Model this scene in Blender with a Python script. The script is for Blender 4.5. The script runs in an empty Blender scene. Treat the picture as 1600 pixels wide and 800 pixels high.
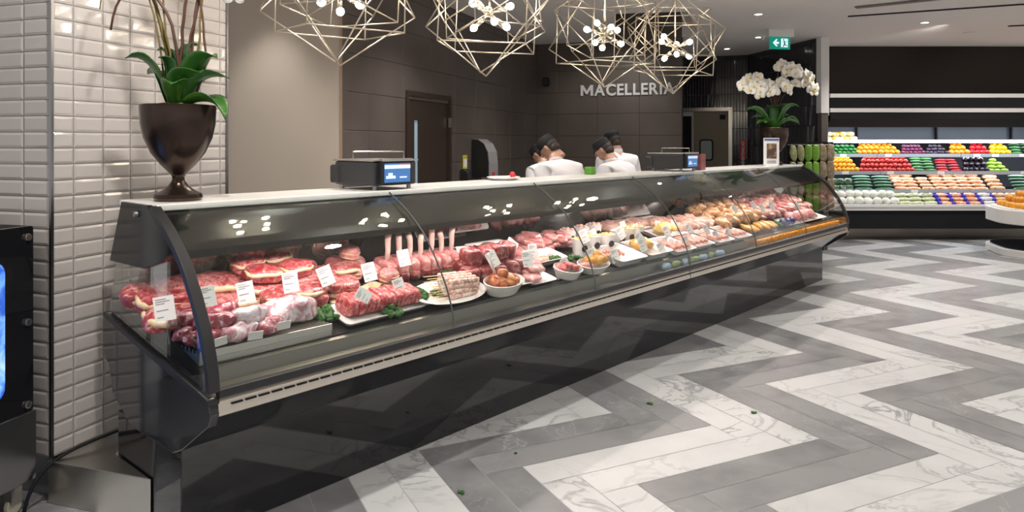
import bpy, bmesh, math, random
from mathutils import Vector, Matrix, Euler, noise
random.seed(7)
PI = math.pi
SC = bpy.context.scene
COL = SC.collection
# ---------------------------------------------------------------- camera, world, exposure
CAMZ = 1.55; FPX = 1132.0; HOR = 223.0
cd = bpy.data.cameras.new('camera'); cam = bpy.data.objects.new('camera', cd); COL.objects.link(cam)
cam.location = (0, 0, CAMZ); cam.rotation_euler = (PI/2, 0, 0)
cd.sensor_width = 36; cd.lens = FPX/1600*36; cd.shift_y = -(400-HOR)/1600
cd.clip_end = 100
SC.camera = cam
wd = bpy.data.worlds.new('world'); SC.world = wd; wd.use_nodes = True
wd.node_tree.nodes['Background'].inputs[0].default_value = (1.0, 0.98, 0.965, 1)
wd.node_tree.nodes['Background'].inputs[1].default_value = 0.62
vs = SC.view_settings
vs.view_transform = 'Standard'; vs.look = 'None'; vs.gamma = 1; vs.use_curve_mapping = False
vs.exposure = 0.0
CEIL = 3.08
# downlight energies (watts)
E_MAIN = 62; E_WALL = 26; E_CASE = 5
def spot(name, loc, e, size=115, blend=.9, r=.06, col=(1, .95, .89), target=None):
    l = bpy.data.lights.new(name, 'SPOT'); l.energy = e; l.spot_size = math.radians(size); l.spot_blend = blend
    l.shadow_soft_size = r; l.color = col
    o = bpy.data.objects.new(name, l); COL.objects.link(o); o.location = loc
    if target is not None:
        o.rotation_euler = (Vector(target)-Vector(loc)).to_track_quat('-Z', 'Y').to_euler()
    return o
for (x, y) in [(-.2, 1.2), (2.2, 1.0), (4.6, 1.2), (1.6, 2.9), (4.0, 3.0), (6.4, 3.2), (3.2, 5.2), (5.6, 5.4), (8.0, 5.6),
               (3.9, 7.6), (6.2, 7.8), (8.6, 7.8), (5.2, 10.0), (7.6, 10.2), (-2.6, 1.4), (.8, -1.2), (3.4, -1.2)]:
    spot('downlight_beam', (x, y, CEIL-.06), E_MAIN*2.4)
# a wall washer on the beige wall, and beams added to brighten the counter area
for (x, y, tx, ty, tz, e, sz) in [(-2.15, 5.75, -2.2, 6.1, 1.3, 60, 75), (-.35, 6.6, -.2, 6.7, 0, 150, 120), (.9, 8.6, .9, 8.7, 0, 150, 120), (2.1, 7.0, 2.1, 7.1, 0, 150, 120), (-1.0, 4.9, -1, 5, 0, 130, 120), (1.4, 9.6, 1.45, 10.6, 2.0, 60, 90), (-.9, 2.3, -1.5, 3.6, 1.6, 130, 110), (.5, 3.9, -.1, 4.4, 1.2, 120, 110)]:
    spot('counter_beam', (x, y, CEIL-.06), e, sz, target=(tx, ty, tz))
for x in (5.6, 7.6): spot('produce_fill', (x, 9.3, CEIL-.06), 90, 80, target=(x+.2, 11.5, 2.1))  # added fill to brighten the white bars of the produce wall, no fitting
# ---------------------------------------------------------------- mesh helpers
class MB:
    def __init__(s): s.v = []; s.f = []; s.m = []; s.x = Matrix.Identity(4)
    def add(s, vs_, fs, mi=0):
        b = len(s.v); s.v += [tuple(s.x @ Vector(v)) for v in vs_]
        s.f += [tuple(b+i for i in f) for f in fs]; s.m += [mi]*len(fs); return s
    def box(s, c, d, mi=0, rot=None):
        x, y, z = [k/2 for k in d]
        vv = [Vector((a*x, b*y, e*z)) for a in (-1, 1) for b in (-1, 1) for e in (-1, 1)]
        if rot is not None: vv = [rot @ v for v in vv]
        return s.add([v+Vector(c) for v in vv], [(0, 1, 3, 2), (4, 6, 7, 5), (0, 4, 5, 1), (2, 3, 7, 6), (0, 2, 6, 4), (1, 5, 7, 3)], mi)
    def bb(s, x0, x1, y0, y1, z0, z1, mi=0):
        return s.box(((x0+x1)/2, (y0+y1)/2, (z0+z1)/2), (x1-x0, y1-y0, z1-z0), mi)
    def prism(s, poly, a0, a1, axis='x', mi=0):
        # poly of 2-D points extruded along axis from a0 to a1
        n = len(poly)
        def P(p, a): return {'x': (a, p[0], p[1]), 'y': (p[0], a, p[1]), 'z': (p[0], p[1], a)}[axis]
        vv = [P(p, a0) for p in poly]+[P(p, a1) for p in poly]
        return s.add(vv, [tuple(range(n))[::-1], tuple(range(n, 2*n))]+[(i, (i+1) % n, n+(i+1) % n, n+i) for i in range(n)], mi)
    def sheet(s, path, a0, a1, t, axis='x', mi=0):
        # open 2-D path thickened by t, extruded
        up = []; n = len(path)
        for i, p in enumerate(path):
            q0 = path[max(i-1, 0)]; q1 = path[min(i+1, n-1)]
            dx, dy = q1[0]-q0[0], q1[1]-q0[1]; l = math.hypot(dx, dy) or 1
            up.append((p[0]-dy/l*t, p[1]+dx/l*t))
        def P(p, a): return {'x': (a, p[0], p[1]), 'y': (p[0], a, p[1]), 'z': (p[0], p[1], a)}[axis]
        vv = []
        for a in (a0, a1): vv += [P(p, a) for p in path]+[P(p, a) for p in up]
        N = 2*n; fs = []
        for i in range(n-1):
            fs += [(i, i+1, N+i+1, N+i), (n+i, N+n+i, N+n+i+1, n+i+1), (i, n+i, n+i+1, i+1), (N+i, N+i+1, N+n+i+1, N+n+i)]
        fs += [(0, N, N+n, n), (n-1, 2*n-1, N+2*n-1, N+n-1)]
        return s.add(vv, fs, mi)
    def tube(s, pts, r, seg=8, mi=0, cap=True):
        pts = [Vector(p) for p in pts]; n = len(pts)
        rr = r if isinstance(r, (list, tuple)) else [r]*n
        base = len(s.v); prev = None; vv = []
        for i, p in enumerate(pts):
            d = (pts[min(i+1, n-1)]-pts[max(i-1, 0)]).normalized()
            if prev is None:
                a = Vector((0, 0, 1)) if abs(d.z) < .9 else Vector((1, 0, 0)); u = d.cross(a).normalized()
            else: u = (prev-d*prev.dot(d)).normalized()
            prev = u; w = d.cross(u)
            vv += [p+(u*math.cos(2*PI*k/seg)+w*math.sin(2*PI*k/seg))*rr[i] for k in range(seg)]
        fs = [(i*seg+k, i*seg+(k+1) % seg, (i+1)*seg+(k+1) % seg, (i+1)*seg+k) for i in range(n-1) for k in range(seg)]
        if cap: fs += [tuple(range(seg))[::-1], tuple((n-1)*seg+k for k in range(seg))]
        return s.add(vv, fs, mi)
    def lathe(s, prof, seg=32, mi=0, c=(0, 0, 0), sy=1):
        vv = []; n = len(prof)
        for r, z in prof: vv += [(c[0]+r*math.cos(2*PI*k/seg), c[1]+sy*r*math.sin(2*PI*k/seg), c[2]+z) for k in range(seg)]
        fs = [(i*seg+k, i*seg+(k+1) % seg, (i+1)*seg+(k+1) % seg, (i+1)*seg+k) for i in range(n-1) for k in range(seg)]
        if prof[0][0] > 1e-5: fs.append(tuple(range(seg))[::-1])
        if prof[-1][0] > 1e-5: fs.append(tuple((n-1)*seg+k for k in range(seg)))
        return s.add(vv, fs, mi)
    def ball(s, c, r, u=12, w=8, mi=0, amp=0, fr=8, e=1.0, seed=0):
        # (super)ellipsoid with optional noise; e<1 squarer
        if not hasattr(r, '__len__'): r = (r, r, r)
        def sp(a, p): return math.copysign(abs(a)**p, a)
        vv = []
        for i in range(w+1):
            th = PI*i/w-PI/2
            for k in range(u):
                ph = 2*PI*k/u
                v = Vector((sp(math.cos(th), e)*sp(math.cos(ph), e)*r[0], sp(math.cos(th), e)*sp(math.sin(ph), e)*r[1], sp(math.sin(th), e)*r[2]))
                if amp: v *= 1+amp*noise.noise(v*fr+Vector((seed*3.1, seed*1.7, seed)))
                vv.append(v+Vector(c))
        fs = [(i*u+k, i*u+(k+1) % u, (i+1)*u+(k+1) % u, (i+1)*u+k) for i in range(w) for k in range(u)]
        return s.add(vv, fs, mi)
    def mesh(s, name, mats, smooth=False):
        me = bpy.data.meshes.new(name); me.from_pydata(s.v, [], s.f)
        if not isinstance(mats, (list, tuple)): mats = [mats]
        for m in mats: me.materials.append(m)
        me.polygons.foreach_set('material_index', s.m)
        bm = bmesh.new(); bm.from_mesh(me)
        bmesh.ops.remove_doubles(bm, verts=bm.verts, dist=1e-6)
        bmesh.ops.recalc_face_normals(bm, faces=bm.faces); bm.to_mesh(me); bm.free()
        if smooth is True: me.polygons.foreach_set('use_smooth', [True]*len(me.polygons))
        elif smooth: me.shade_smooth() if hasattr(me, 'shade_smooth') else None; me.set_sharp_from_angle(angle=math.radians(smooth))
        me.update(); return me
    def build(s, name, mats, parent=None, smooth=False, bevel=0, **k):
        o = inst(name, s.mesh(name, mats, smooth), parent=parent, **k)
        if bevel:
            b = o.modifiers.new('bevel', 'BEVEL'); b.width = bevel; b.segments = 2; b.limit_method = 'ANGLE'; b.angle_limit = math.radians(40)
        return o
def inst(name, me, loc=(0, 0, 0), rot=(0, 0, 0), scale=(1, 1, 1), parent=None, label=None, cat=None, group=None, kind=None):
    o = bpy.data.objects.new(name, me); COL.objects.link(o)
    o.location = loc; o.rotation_euler = rot; o.scale = scale
    if parent: o.parent = parent
    if label: o['label'] = label
    if cat: o['category'] = cat
    if group: o['group'] = group
    if kind: o['kind'] = kind
    return o
def thing(name, label, cat, loc=(0, 0, 0), rz=0, group=None, rot=None):
    return inst(name, None, loc, rot or (0, 0, rz), label=label, cat=cat, group=group)
def struct(name, mb, mats, smooth=False, bevel=0, **k):
    return mb.build(name, mats, smooth=smooth, bevel=bevel, kind='structure', **k)
def copy_tree(o, parent=None):
    c = o.copy(); COL.objects.link(c)
    if parent: c.parent = parent
    for ch in list(o.children): copy_tree(ch, c)
    return c
# ---------------------------------------------------------------- materials
def nt(name):
    m = bpy.data.materials.new(name); m.use_nodes = True; t = m.node_tree
    return m, t, t.nodes['Principled BSDF']
def N(t, typ, **k):
    n = t.nodes.new(typ)
    for a, b in k.items(): setattr(n, a, b)
    return n
def mat(name, col, rough=.5, metal=0, spec=.5, emis=None, es=0, coat=0, bump=0, bscale=40, var=0, vscale=6, trans=0, alpha=1, sss=0):
    m, t, p = nt(name)
    c = tuple(col)+(1,) if len(col) == 3 else col
    p.inputs['Base Color'].default_value = c; p.inputs['Roughness'].default_value = rough
    p.inputs['Metallic'].default_value = metal; p.inputs['Specular IOR Level'].default_value = spec
    p.inputs['Coat Weight'].default_value = coat; p.inputs['Coat Roughness'].default_value = .05
    p.inputs['Transmission Weight'].default_value = trans
    if emis: p.inputs['Emission Color'].default_value = tuple(emis)+(1,); p.inputs['Emission Strength'].default_value = es
    if var or bump:
        tc = N(t, 'ShaderNodeTexCoord'); 
    if var:
        nz = N(t, 'ShaderNodeTexNoise'); nz.inputs['Scale'].default_value = vscale; nz.inputs['Detail'].default_value = 4
        t.links.new(tc.outputs['Object'], nz.inputs['Vector'])
        mx = N(t, 'ShaderNodeMix', data_type='RGBA'); mx.inputs[6].default_value = tuple(max(0, k*(1-var)) for k in c[:3])+(1,)
        mx.inputs[7].default_value = tuple(min(1, k*(1+var)) for k in c[:3])+(1,)
        t.links.new(nz.outputs['Fac'], mx.inputs[0]); t.links.new(mx.outputs[2], p.inputs['Base Color'])
    if bump:
        n2 = N(t, 'ShaderNodeTexNoise'); n2.inputs['Scale'].default_value = bscale; n2.inputs['Detail'].default_value = 3
        t.links.new(tc.outputs['Object'], n2.inputs['Vector'])
        b = N(t, 'ShaderNodeBump'); b.inputs['Strength'].default_value = bump; b.inputs['Distance'].default_value = .01
        t.links.new(n2.outputs['Fac'], b.inputs['Height']); t.links.new(b.outputs[0], p.inputs['Normal'])
    return m
def emit(name, col, s):
    m = bpy.data.materials.new(name); m.use_nodes = True; t = m.node_tree; t.nodes.clear()
    e = N(t, 'ShaderNodeEmission'); e.inputs[0].default_value = tuple(col)+(1,); e.inputs[1].default_value = s
    o = N(t, 'ShaderNodeOutputMaterial'); t.links.new(e.outputs[0], o.inputs[0]); return m
def glass(name, tint=(1, 1, 1), boost=1.0, base=0.0, rough=0.0):
    m = bpy.data.materials.new(name); m.use_nodes = True; t = m.node_tree; t.nodes.clear()
    tr = N(t, 'ShaderNodeBsdfTransparent'); tr.inputs[0].default_value = tuple(tint)+(1,)
    gl = N(t, 'ShaderNodeBsdfGlossy'); gl.inputs['Roughness'].default_value = rough; gl.inputs[0].default_value = (1, 1, 1, 1)
    lw = N(t, 'ShaderNodeLayerWeight'); lw.inputs[0].default_value = .5
    pw_ = N(t, 'ShaderNodeMath', operation='POWER'); pw_.inputs[1].default_value = 5; t.links.new(lw.outputs['Facing'], pw_.inputs[0])
    fr = N(t, 'ShaderNodeMath', operation='MULTIPLY_ADD'); fr.inputs[1].default_value = .96; fr.inputs[2].default_value = .04; t.links.new(pw_.outputs[0], fr.inputs[0])
    ma = N(t, 'ShaderNodeMath', operation='MULTIPLY_ADD'); ma.inputs[1].default_value = boost; ma.inputs[2].default_value = base
    ma.use_clamp = True
    mx = N(t, 'ShaderNodeMixShader'); o = N(t, 'ShaderNodeOutputMaterial')
    t.links.new(fr.outputs[0], ma.inputs[0]); t.links.new(ma.outputs[0], mx.inputs[0])
    t.links.new(tr.outputs[0], mx.inputs[1]); t.links.new(gl.outputs[0], mx.inputs[2]); t.links.new(mx.outputs[0], o.inputs[0])
    return m
def ramp_mat(name, stops, scale=12, detail=6, rough=.35, distort=.6, bump=.25, spec=.5, coat=.0, stretch=(1, 1, 1), bscale=60, rnd=True, sss=0):
    m, t, p = nt(name)
    tc = N(t, 'ShaderNodeTexCoord'); mp = N(t, 'ShaderNodeMapping'); mp.inputs['Scale'].default_value = stretch
    t.links.new(tc.outputs['Object'], mp.inputs[0])
    if rnd:
        oi = N(t, 'ShaderNodeObjectInfo'); mu = N(t, 'ShaderNodeMath', operation='MULTIPLY'); mu.inputs[1].default_value = 37
        t.links.new(oi.outputs['Random'], mu.inputs[0]); t.links.new(mu.outputs[0], mp.inputs['Location'])
    nz = N(t, 'ShaderNodeTexNoise'); nz.inputs['Scale'].default_value = scale; nz.inputs['Detail'].default_value = detail
    nz.inputs['Distortion'].default_value = distort
    t.links.new(mp.outputs[0], nz.inputs['Vector'])
    cr = N(t, 'ShaderNodeValToRGB'); el = cr.color_ramp.elements
    while len(el) < len(stops): el.new(.5)
    for e, (pp, c) in zip(el, stops): e.position = pp; e.color = tuple(c)+(1,)
    t.links.new(nz.outputs['Fac'], cr.inputs[0]); t.links.new(cr.outputs[0], p.inputs['Base Color'])
    p.inputs['Roughness'].default_value = rough; p.inputs['Specular IOR Level'].default_value = spec; p.inputs['Coat Weight'].default_value = coat
    if bump:
        n2 = N(t, 'ShaderNodeTexNoise'); n2.inputs['Scale'].default_value = bscale; n2.inputs['Detail'].default_value = 3
        t.links.new(mp.outputs[0], n2.inputs['Vector'])
        b = N(t, 'ShaderNodeBump'); b.inputs['Strength'].default_value = bump; b.inputs['Distance'].default_value = .006
        t.links.new(n2.outputs['Fac'], b.inputs['Height']); t.links.new(b.outputs[0], p.inputs['Normal'])
    return m
def stone_mat(name, c0, c1, vein, rough=.25, vs_=2.2, veinw=.035, pinkish=None):
    # planks: face attribute "rnd" shifts the veining so each plank is its own slab
    m, t, p = nt(name)
    tc = N(t, 'ShaderNodeTexCoord'); at = N(t, 'ShaderNodeAttribute'); at.attribute_name = 'rnd'
    cm = N(t, 'ShaderNodeCombineXYZ'); mu = N(t, 'ShaderNodeMath', operation='MULTIPLY'); mu.inputs[1].default_value = 61
    t.links.new(at.outputs['Fac'], mu.inputs[0]); t.links.new(mu.outputs[0], cm.inputs[0]); t.links.new(mu.outputs[0], cm.inputs[2])
    va = N(t, 'ShaderNodeVectorMath', operation='ADD'); t.links.new(tc.outputs['Object'], va.inputs[0]); t.links.new(cm.outputs[0], va.inputs[1])
    nz = N(t, 'ShaderNodeTexNoise'); nz.inputs['Scale'].default_value = vs_; nz.inputs['Detail'].default_value = 7; nz.inputs['Roughness'].default_value = .58; nz.inputs['Distortion'].default_value = 1.6
    t.links.new(va.outputs[0], nz.inputs['Vector'])
    n2 = N(t, 'ShaderNodeTexNoise'); n2.inputs['Scale'].default_value = vs_*1.4; n2.inputs['Detail'].default_value = 4
    t.links.new(va.outputs[0], n2.inputs['Vector'])
    base = N(t, 'ShaderNodeMix', data_type='RGBA'); base.inputs[6].default_value = tuple(c0)+(1,); base.inputs[7].default_value = tuple(c1)+(1,)
    mr = N(t, 'ShaderNodeMapRange'); mr.inputs[1].default_value = .3; mr.inputs[2].default_value = .7
    ad = N(t, 'ShaderNodeMath', operation='MULTIPLY_ADD'); ad.inputs[1].default_value = .22; 
    t.links.new(at.outputs['Fac'], ad.inputs[0]); t.links.new(n2.outputs['Fac'], ad.inputs[2]); t.links.new(ad.outputs[0], mr.inputs[0])
    t.links.new(mr.outputs[0], base.inputs[0])
    cr = N(t, 'ShaderNodeValToRGB'); el = cr.color_ramp.elements
    el[0].position = .5-veinw; el[0].color = (0, 0, 0, 1); el[1].position = .5; el[1].color = (1, 1, 1, 1)
    e = el.new(.5+veinw*.8); e.color = (0, 0, 0, 1)
    t.links.new(nz.outputs['Fac'], cr.inputs[0])
    n3 = N(t, 'ShaderNodeTexNoise'); n3.inputs['Scale'].default_value = .9; t.links.new(va.outputs[0], n3.inputs['Vector'])
    m3 = N(t, 'ShaderNodeMapRange'); m3.inputs[1].default_value = .42; m3.inputs[2].default_value = .68; t.links.new(n3.outputs['Fac'], m3.inputs[0])
    mm = N(t, 'ShaderNodeMath', operation='MULTIPLY'); t.links.new(cr.outputs[0], mm.inputs[0]); t.links.new(m3.outputs[0], mm.inputs[1])
    fin = N(t, 'ShaderNodeMix', data_type='RGBA'); fin.inputs[7].default_value = tuple(vein)+(1,)
    t.links.new(mm.outputs[0], fin.inputs[0]); t.links.new(base.outputs[2], fin.inputs[6]); t.links.new(fin.outputs[2], p.inputs['Base Color'])
    p.inputs['Roughness'].default_value = rough
    return m
M = {}
M['white_marble'] = stone_mat('white marble', (.50, .505, .505), (.585, .59, .59), (.27, .275, .285), .3)
M['grey_stone'] = stone_mat('grey stone', (.150, .152, .158), (.262, .262, .268), (.42, .42, .42), .3, 2.8, .012)
M['grout'] = mat('grout', (.42, .42, .42), .8)
M['subway'] = mat('glazed white tile', (.52, .485, .465), .10, spec=.6, bump=.04, bscale=18)
M['tgrout'] = mat('tile grout', (.47, .43, .41), .8)
M['darktile'] = mat('brown grey metal look tile', (.095, .078, .069), .36, spec=.5, var=.28, vscale=2.4)
M['darkgrout'] = mat('dark grout', (.03, .026, .024), .6)
M['mosaic'] = mat('glossy black mosaic', (.018, .016, .018), .12, spec=.7)
M['beige'] = mat('beige painted wall', (.43, .37, .31), .7)
M['ceil'] = mat('ceiling paint', (.66, .62, .60), .8)
M['white'] = mat('white paint', (.72, .70, .68), .55)
M['ledge'] = mat('satin steel ledge', (.25, .23, .19), .38, metal=1)
M['steel'] = mat('brushed steel', (.56, .54, .50), .28, metal=1)
M['steeldark'] = mat('dark brushed steel', (.30, .30, .31), .3, metal=1)
M['black'] = mat('black gloss panel', (.010, .010, .012), .05, spec=.75)
M['blacksoft'] = mat('black satin', (.018, .018, .02), .38)
M['blackmatte'] = mat('black matte', (.009, .009, .010), .65, spec=.25)
M['bumper'] = mat('glossy charcoal bumper', (.022, .022, .025), .09, spec=.8)
M['hood'] = mat('black hood', (.010, .010, .010), .2, spec=.35)
M['glass'] = glass('clear glass', (.97, .985, .975), 1.15)
M['frontglass'] = glass('curved display glass', (.96, .98, .97), .75, .0)
M['endglass'] = glass('side glass', (.86, .88, .87), 1.3, .05)
M['backglass'] = glass('tinted mirror glass', (.55, .54, .54), 1.6, .42)
M['quartz'] = mat('white counter', (.88, .86, .83), .22, var=.06, vscale=8)
M['door'] = mat('dark brown door', (.032, .020, .014), .45)
M['bronze'] = mat('dark bronze', (.060, .040, .032), .26, metal=.85, var=.6, vscale=9)
M['copper'] = mat('copper edge trim', (.50, .36, .26), .35, metal=.6)
M['gold'] = mat('champagne gold', (.74, .66, .54), .34, metal=1)
M['bulb'] = emit('bulb glow', (1, .86, .66), 70)
M['lamp'] = emit('downlight glow', (1, .94, .85), 26)
M['led'] = emit('cool strip light', (.75, .85, 1), 7)
M['ledwarm'] = emit('pink white strip light', (1, .86, .82), 5)
M['leaf'] = mat('leaf green', (.035, .13, .02), .3, var=.5, vscale=12, spec=.5)
M['leafdark'] = mat('dark leaf green', (.02, .075, .018), .35, var=.5, vscale=12)
M['stem'] = mat('brown stem', (.085, .035, .022), .5, var=.4, vscale=30)
M['stemgreen'] = mat('olive stem', (.14, .10, .02), .5, var=.4, vscale=30)
M['petal'] = mat('white petal', (.80, .78, .72), .5)
M['petalc'] = mat('yellow flower centre', (.72, .5, .05), .5)
M['moss'] = mat('moss', (.25, .30, .04), .9, bump=.6)
M['platter'] = mat('white melamine', (.80, .78, .76), .2, spec=.6)
M['card'] = mat('price card white', (.80, .78, .77), .5)
M['ink'] = mat('printed grey text', (.28, .27, .30), .7)
M['stick'] = mat('wooden stick', (.66, .50, .28), .6)
M['clear'] = glass('clear plastic', (.95, .95, .95), 1.4, .06, .08)
M['kale'] = mat('kale green', (.03, .12, .014), .6, var=.7, vscale=60, bump=1, bscale=120)
M['coat'] = mat('white chef cloth', (.74, .72, .74), .85, bump=.15, bscale=14)
M['skin'] = mat('skin', (.48, .27, .19), .5)
M['hair'] = mat('dark hair', (.03, .02, .015), .6)
M['cap'] = mat('black cap cloth', (.008, .008, .010), .8)
M['pants'] = mat('dark trousers', (.03, .03, .035), .85)
FAT = (.78, .62, .52); 
M['beef'] = ramp_mat('raw beef', [(0, (.16, .015, .02)), (.40, (.30, .045, .05)), (.50, (.44, .11, .11)), (.56, (.66, .40, .37)), (.61, (.42, .09, .095)), (.72, (.55, .2, .2))], 30, detail=9, rough=.3, distort=1.2, bump=.6, bscale=45)
M['beefdark'] = ramp_mat('dark raw beef', [(0, (.09, .012, .015)), (.45, (.19, .03, .035)), (.56, (.30, .08, .08)), (.62, (.55, .30, .25)), (.7, (.22, .04, .045))], 22, detail=9, rough=.28, distort=1.2, bump=.6, bscale=45)
M['crimson'] = ramp_mat('bright lean beef', [(0, (.22, .012, .018)), (.44, (.38, .035, .042)), (.53, (.50, .10, .105)), (.58, (.66, .34, .31)), (.63, (.42, .06, .065))], 32, detail=9, rough=.3, distort=1.1, bump=.6, bscale=45)
M['pork'] = ramp_mat('pink pork', [(0, (.32, .07, .075)), (.44, (.50, .17, .17)), (.56, (.60, .30, .28)), (.64, (.70, .50, .45)), (.72, (.52, .2, .2))], 22, detail=8, rough=.32, distort=1.0, bump=.6, bscale=45)
M['pale'] = ramp_mat('pale poultry', [(0, (.40, .18, .14)), (.45, (.56, .32, .26)), (.62, (.66, .48, .40)), (.8, (.70, .58, .48))], 20, detail=8, rough=.32, bump=.6, bscale=45)
M['fat'] = ramp_mat('creamy fat', [(0, (.66, .42, .20)), (.5, (.78, .60, .38)), (.8, (.82, .70, .55))], 16, rough=.35)
M['bone'] = ramp_mat('rib bone', [(0, (.55, .28, .26)), (.45, (.68, .48, .43)), (.7, (.72, .60, .54))], 16, rough=.4)
M['marin'] = ramp_mat('marinated meat', [(0, (.16, .025, .01)), (.5, (.36, .09, .03)), (.7, (.55, .22, .07))], 20, rough=.2)
M['orangemix'] = ramp_mat('orange marinade', [(0, (.36, .12, .02)), (.45, (.62, .30, .06)), (.6, (.70, .36, .10)), (.72, (.20, .26, .06))], 34, rough=.3)
M['sausage'] = ramp_mat('pink sausage', [(0, (.42, .10, .07)), (.5, (.58, .22, .17)), (.72, (.76, .48, .40))], 40, rough=.22)
M['wrap'] = ramp_mat('vacuum wrapped beef', [(0, (.12, .015, .03)), (.46, (.25, .045, .065)), (.55, (.42, .17, .20)), (.60, (.68, .58, .60)), (.66, (.3, .08, .1))], 20, detail=8, rough=.1, distort=1.5, bump=1, bscale=38)
M['wrapw'] = ramp_mat('wrinkled clear wrap', [(0, (.28, .08, .11)), (.42, (.42, .20, .24)), (.52, (.60, .50, .53)), (.66, (.70, .64, .68))], 16, detail=8, rough=.1, distort=1.5, bump=1, bscale=40)
M['mash'] = ramp_mat('yellow filling', [(0, (.60, .36, .05)), (.5, (.74, .56, .16)), (.7, (.80, .68, .34))], 40, rough=.4)
M['tomato'] = ramp_mat('orange packet', [(0, (.60, .12, .01)), (.5, (.78, .28, .01)), (.7, (.80, .42, .03))], 50, rough=.3)  # orange of the blobs standing in for reflected oranges
# ---------------------------------------------------------------- the room
AX = Vector((.327, .945, 0)).normalized(); PX = Vector((AX.y, -AX.x, 0))   # the building's two axes
AANG = math.atan2(AX.y, AX.x)
# floor: herringbone zigzags, two planks white then two planks grey
def build_floor():
    Wd = .1941; A = Vector((.8996, .4368, 0)); V = Vector((-.4368, .8996, 0))
    T = AX*4.115+PX*.285
    me_v = []; me_f = []; mi = []; rn = []
    arms = {}
    # boundary zigzag with its right tips; one joint where the arm is 7 + 5 planks long
    k0 = -5; pts = []      # pts: sequence of corners (a,b) in plank units: (start of H, end of H, ...)
    a, b = 0., 0.
    seq = []
    # forward from tip T (index 0)
    tip = (0., 0.)
    fwd = [tip]; cur = [0., 0.]
    for n in range(9):
        if n == 1: vl, hl = 7, 5
        else: vl, hl = 6, 6
        cur[1] += vl; fwd.append(tuple(cur)); cur[0] += hl; fwd.append(tuple(cur))
    cur = [0., 0.]; back = []
    for n in range(7):
        cur[0] -= 6; back.append(tuple(cur)); cur[1] -= 6; back.append(tuple(cur))
    path = back[::-1]+fwd      # alternating tips / left corners
    g = .0018/Wd
    def quad(x0, x1, y0, y1, m):
        if x1-x0 > 7.5 or y1-y0 > 7.5: return
        c = T+A*((x0+x1)/2*Wd)+V*((y0+y1)/2*Wd)
        if c.x < -4.5 or c.x > 12.5 or c.y < -4 or c.y > 14.5: return
        bs = len(me_v)
        for (x, y) in ((x0+g, y0+g), (x1-g, y0+g), (x1-g, y1-g), (x0+g, y1-g)):
            p = T+A*(x*Wd)+V*(y*Wd); me_v.append((p.x, p.y, 0))
        me_f.append((bs, bs+1, bs+2, bs+3)); mi.append(m); rn.append(random.random())
    for sid in range(-44, 46):
        m = 0 if (sid % 4) in (0, 1) else 1
        for i in range(len(path)-1):
            (x0, y0), (x1, y1) = path[i], path[i+1]
            dx, dy = -sid, sid
            if abs(x1-x0) > .1:   # H arm
                quad(x0-1+dx, x1-1+dx, y0+dy, y0+1+dy, m)
            else: quad(x0-1+dx, x0+dx, y0+dy, y1+dy, m)
    me = bpy.data.meshes.new('floor'); me.from_pydata(me_v, [], me_f)
    for q in ('white_marble', 'grey_stone'): me.materials.append(M[q])
    me.polygons.foreach_set('material_index', mi)
    at = me.attributes.new('rnd', 'FLOAT', 'FACE'); at.data.foreach_set('value', rn)
    inst('floor', me, kind='structure')
    b = MB().bb(-5, 13, -4.5, 15, -.06, -.0015); struct('floor_screed', b, M['grout'])
build_floor()
# ceiling with a raised coffer in front of the sign wall
C0 = Vector((-1.995, 3.14, 0)); CT = 1.078
P1 = Vector((-1.44, 6.05, 0)); WT = 5.57; PC = P1+AX*WT
RD = Vector((.927, -.375, 0)); RL = 2.24; PE = PC+RD*RL
def on(px, y): return Vector(((px-800)/FPX*y, y, 0))
ca = on(962, 8.6); cb = on(1075, 8.45); cc = PC+RD*(RL+.25); cdn = PC+RD*1.22
def build_ceiling():
    b = MB(); z = CEIL; t = .05
    hole = [ca, cb, cc, cdn]
    out = [Vector((-5, -4.5, 0)), Vector((13, -4.5, 0)), Vector((13, 15, 0)), Vector((-5, 15, 0))]
    for zz in (z, ):
        vv = [(p.x, p.y, zz) for p in out+hole]
        b.add(vv, [(0, 1, 5, 4), (1, 2, 6, 5), (2, 3, 7, 6), (3, 0, 4, 7)])
    b2 = [(p.x, p.y, z) for p in hole]+[(p.x, p.y, z+.45) for p in hole]
    b.add(b2, [(0, 1, 5, 4), (1, 2, 6, 5), (2, 3, 7, 6), (3, 0, 4, 7), (4, 5, 6, 7)])
    o = struct('ceiling', b, M['ceil'])
build_ceiling()
# bevelled tile field: plane with origin o, along u, up z, normal n
def tiles(b, o, u, n, L, z0, z1, tw, th, gap, bev, dep, mi=0, off=0, holes=()):
    ro = 0; z = z0
    while z < z1-.01:
        zt = min(z+th, z1); x = -off
        while x < L-.005:
            xa, xb = max(x, 0), min(x+tw, L)
            for (h0, h1, hz) in holes:
                if zt <= hz+.02 and xa >= h0-.02 and xb <= h1+.02: xa = xb
                elif zt <= hz+.02 and xa < h0 < xb: xb = h0
                elif zt <= hz+.02 and xa < h1 < xb: xa = h1
            if xb-xa > .012:
                g = gap/2
                def P(a, zz, d): q = o+u*a+n*d; return (q.x, q.y, zz)
                j = [random.uniform(-.0007, .0007) for _ in range(4)]
                f = [P(xa+g, z+g, .001), P(xb-g, z+g, .001), P(xb-g, zt-g, .001), P(xa+g, zt-g, .001)]
                k = min(bev, (xb-xa)/2-.002)
                r = [P(xa+g+k, z+g+bev, dep+j[0]), P(xb-g-k, z+g+bev, dep+j[1]), P(xb-g-k, zt-g-bev, dep+j[2]), P(xa+g+k, zt-g-bev, dep+j[3])]
                b.add(f+r, [(4, 5, 6, 7), (0, 1, 5, 4), (1, 2, 6, 5), (2, 3, 7, 6), (3, 0, 4, 7)], mi)
            x += tw
        z += th
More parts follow.
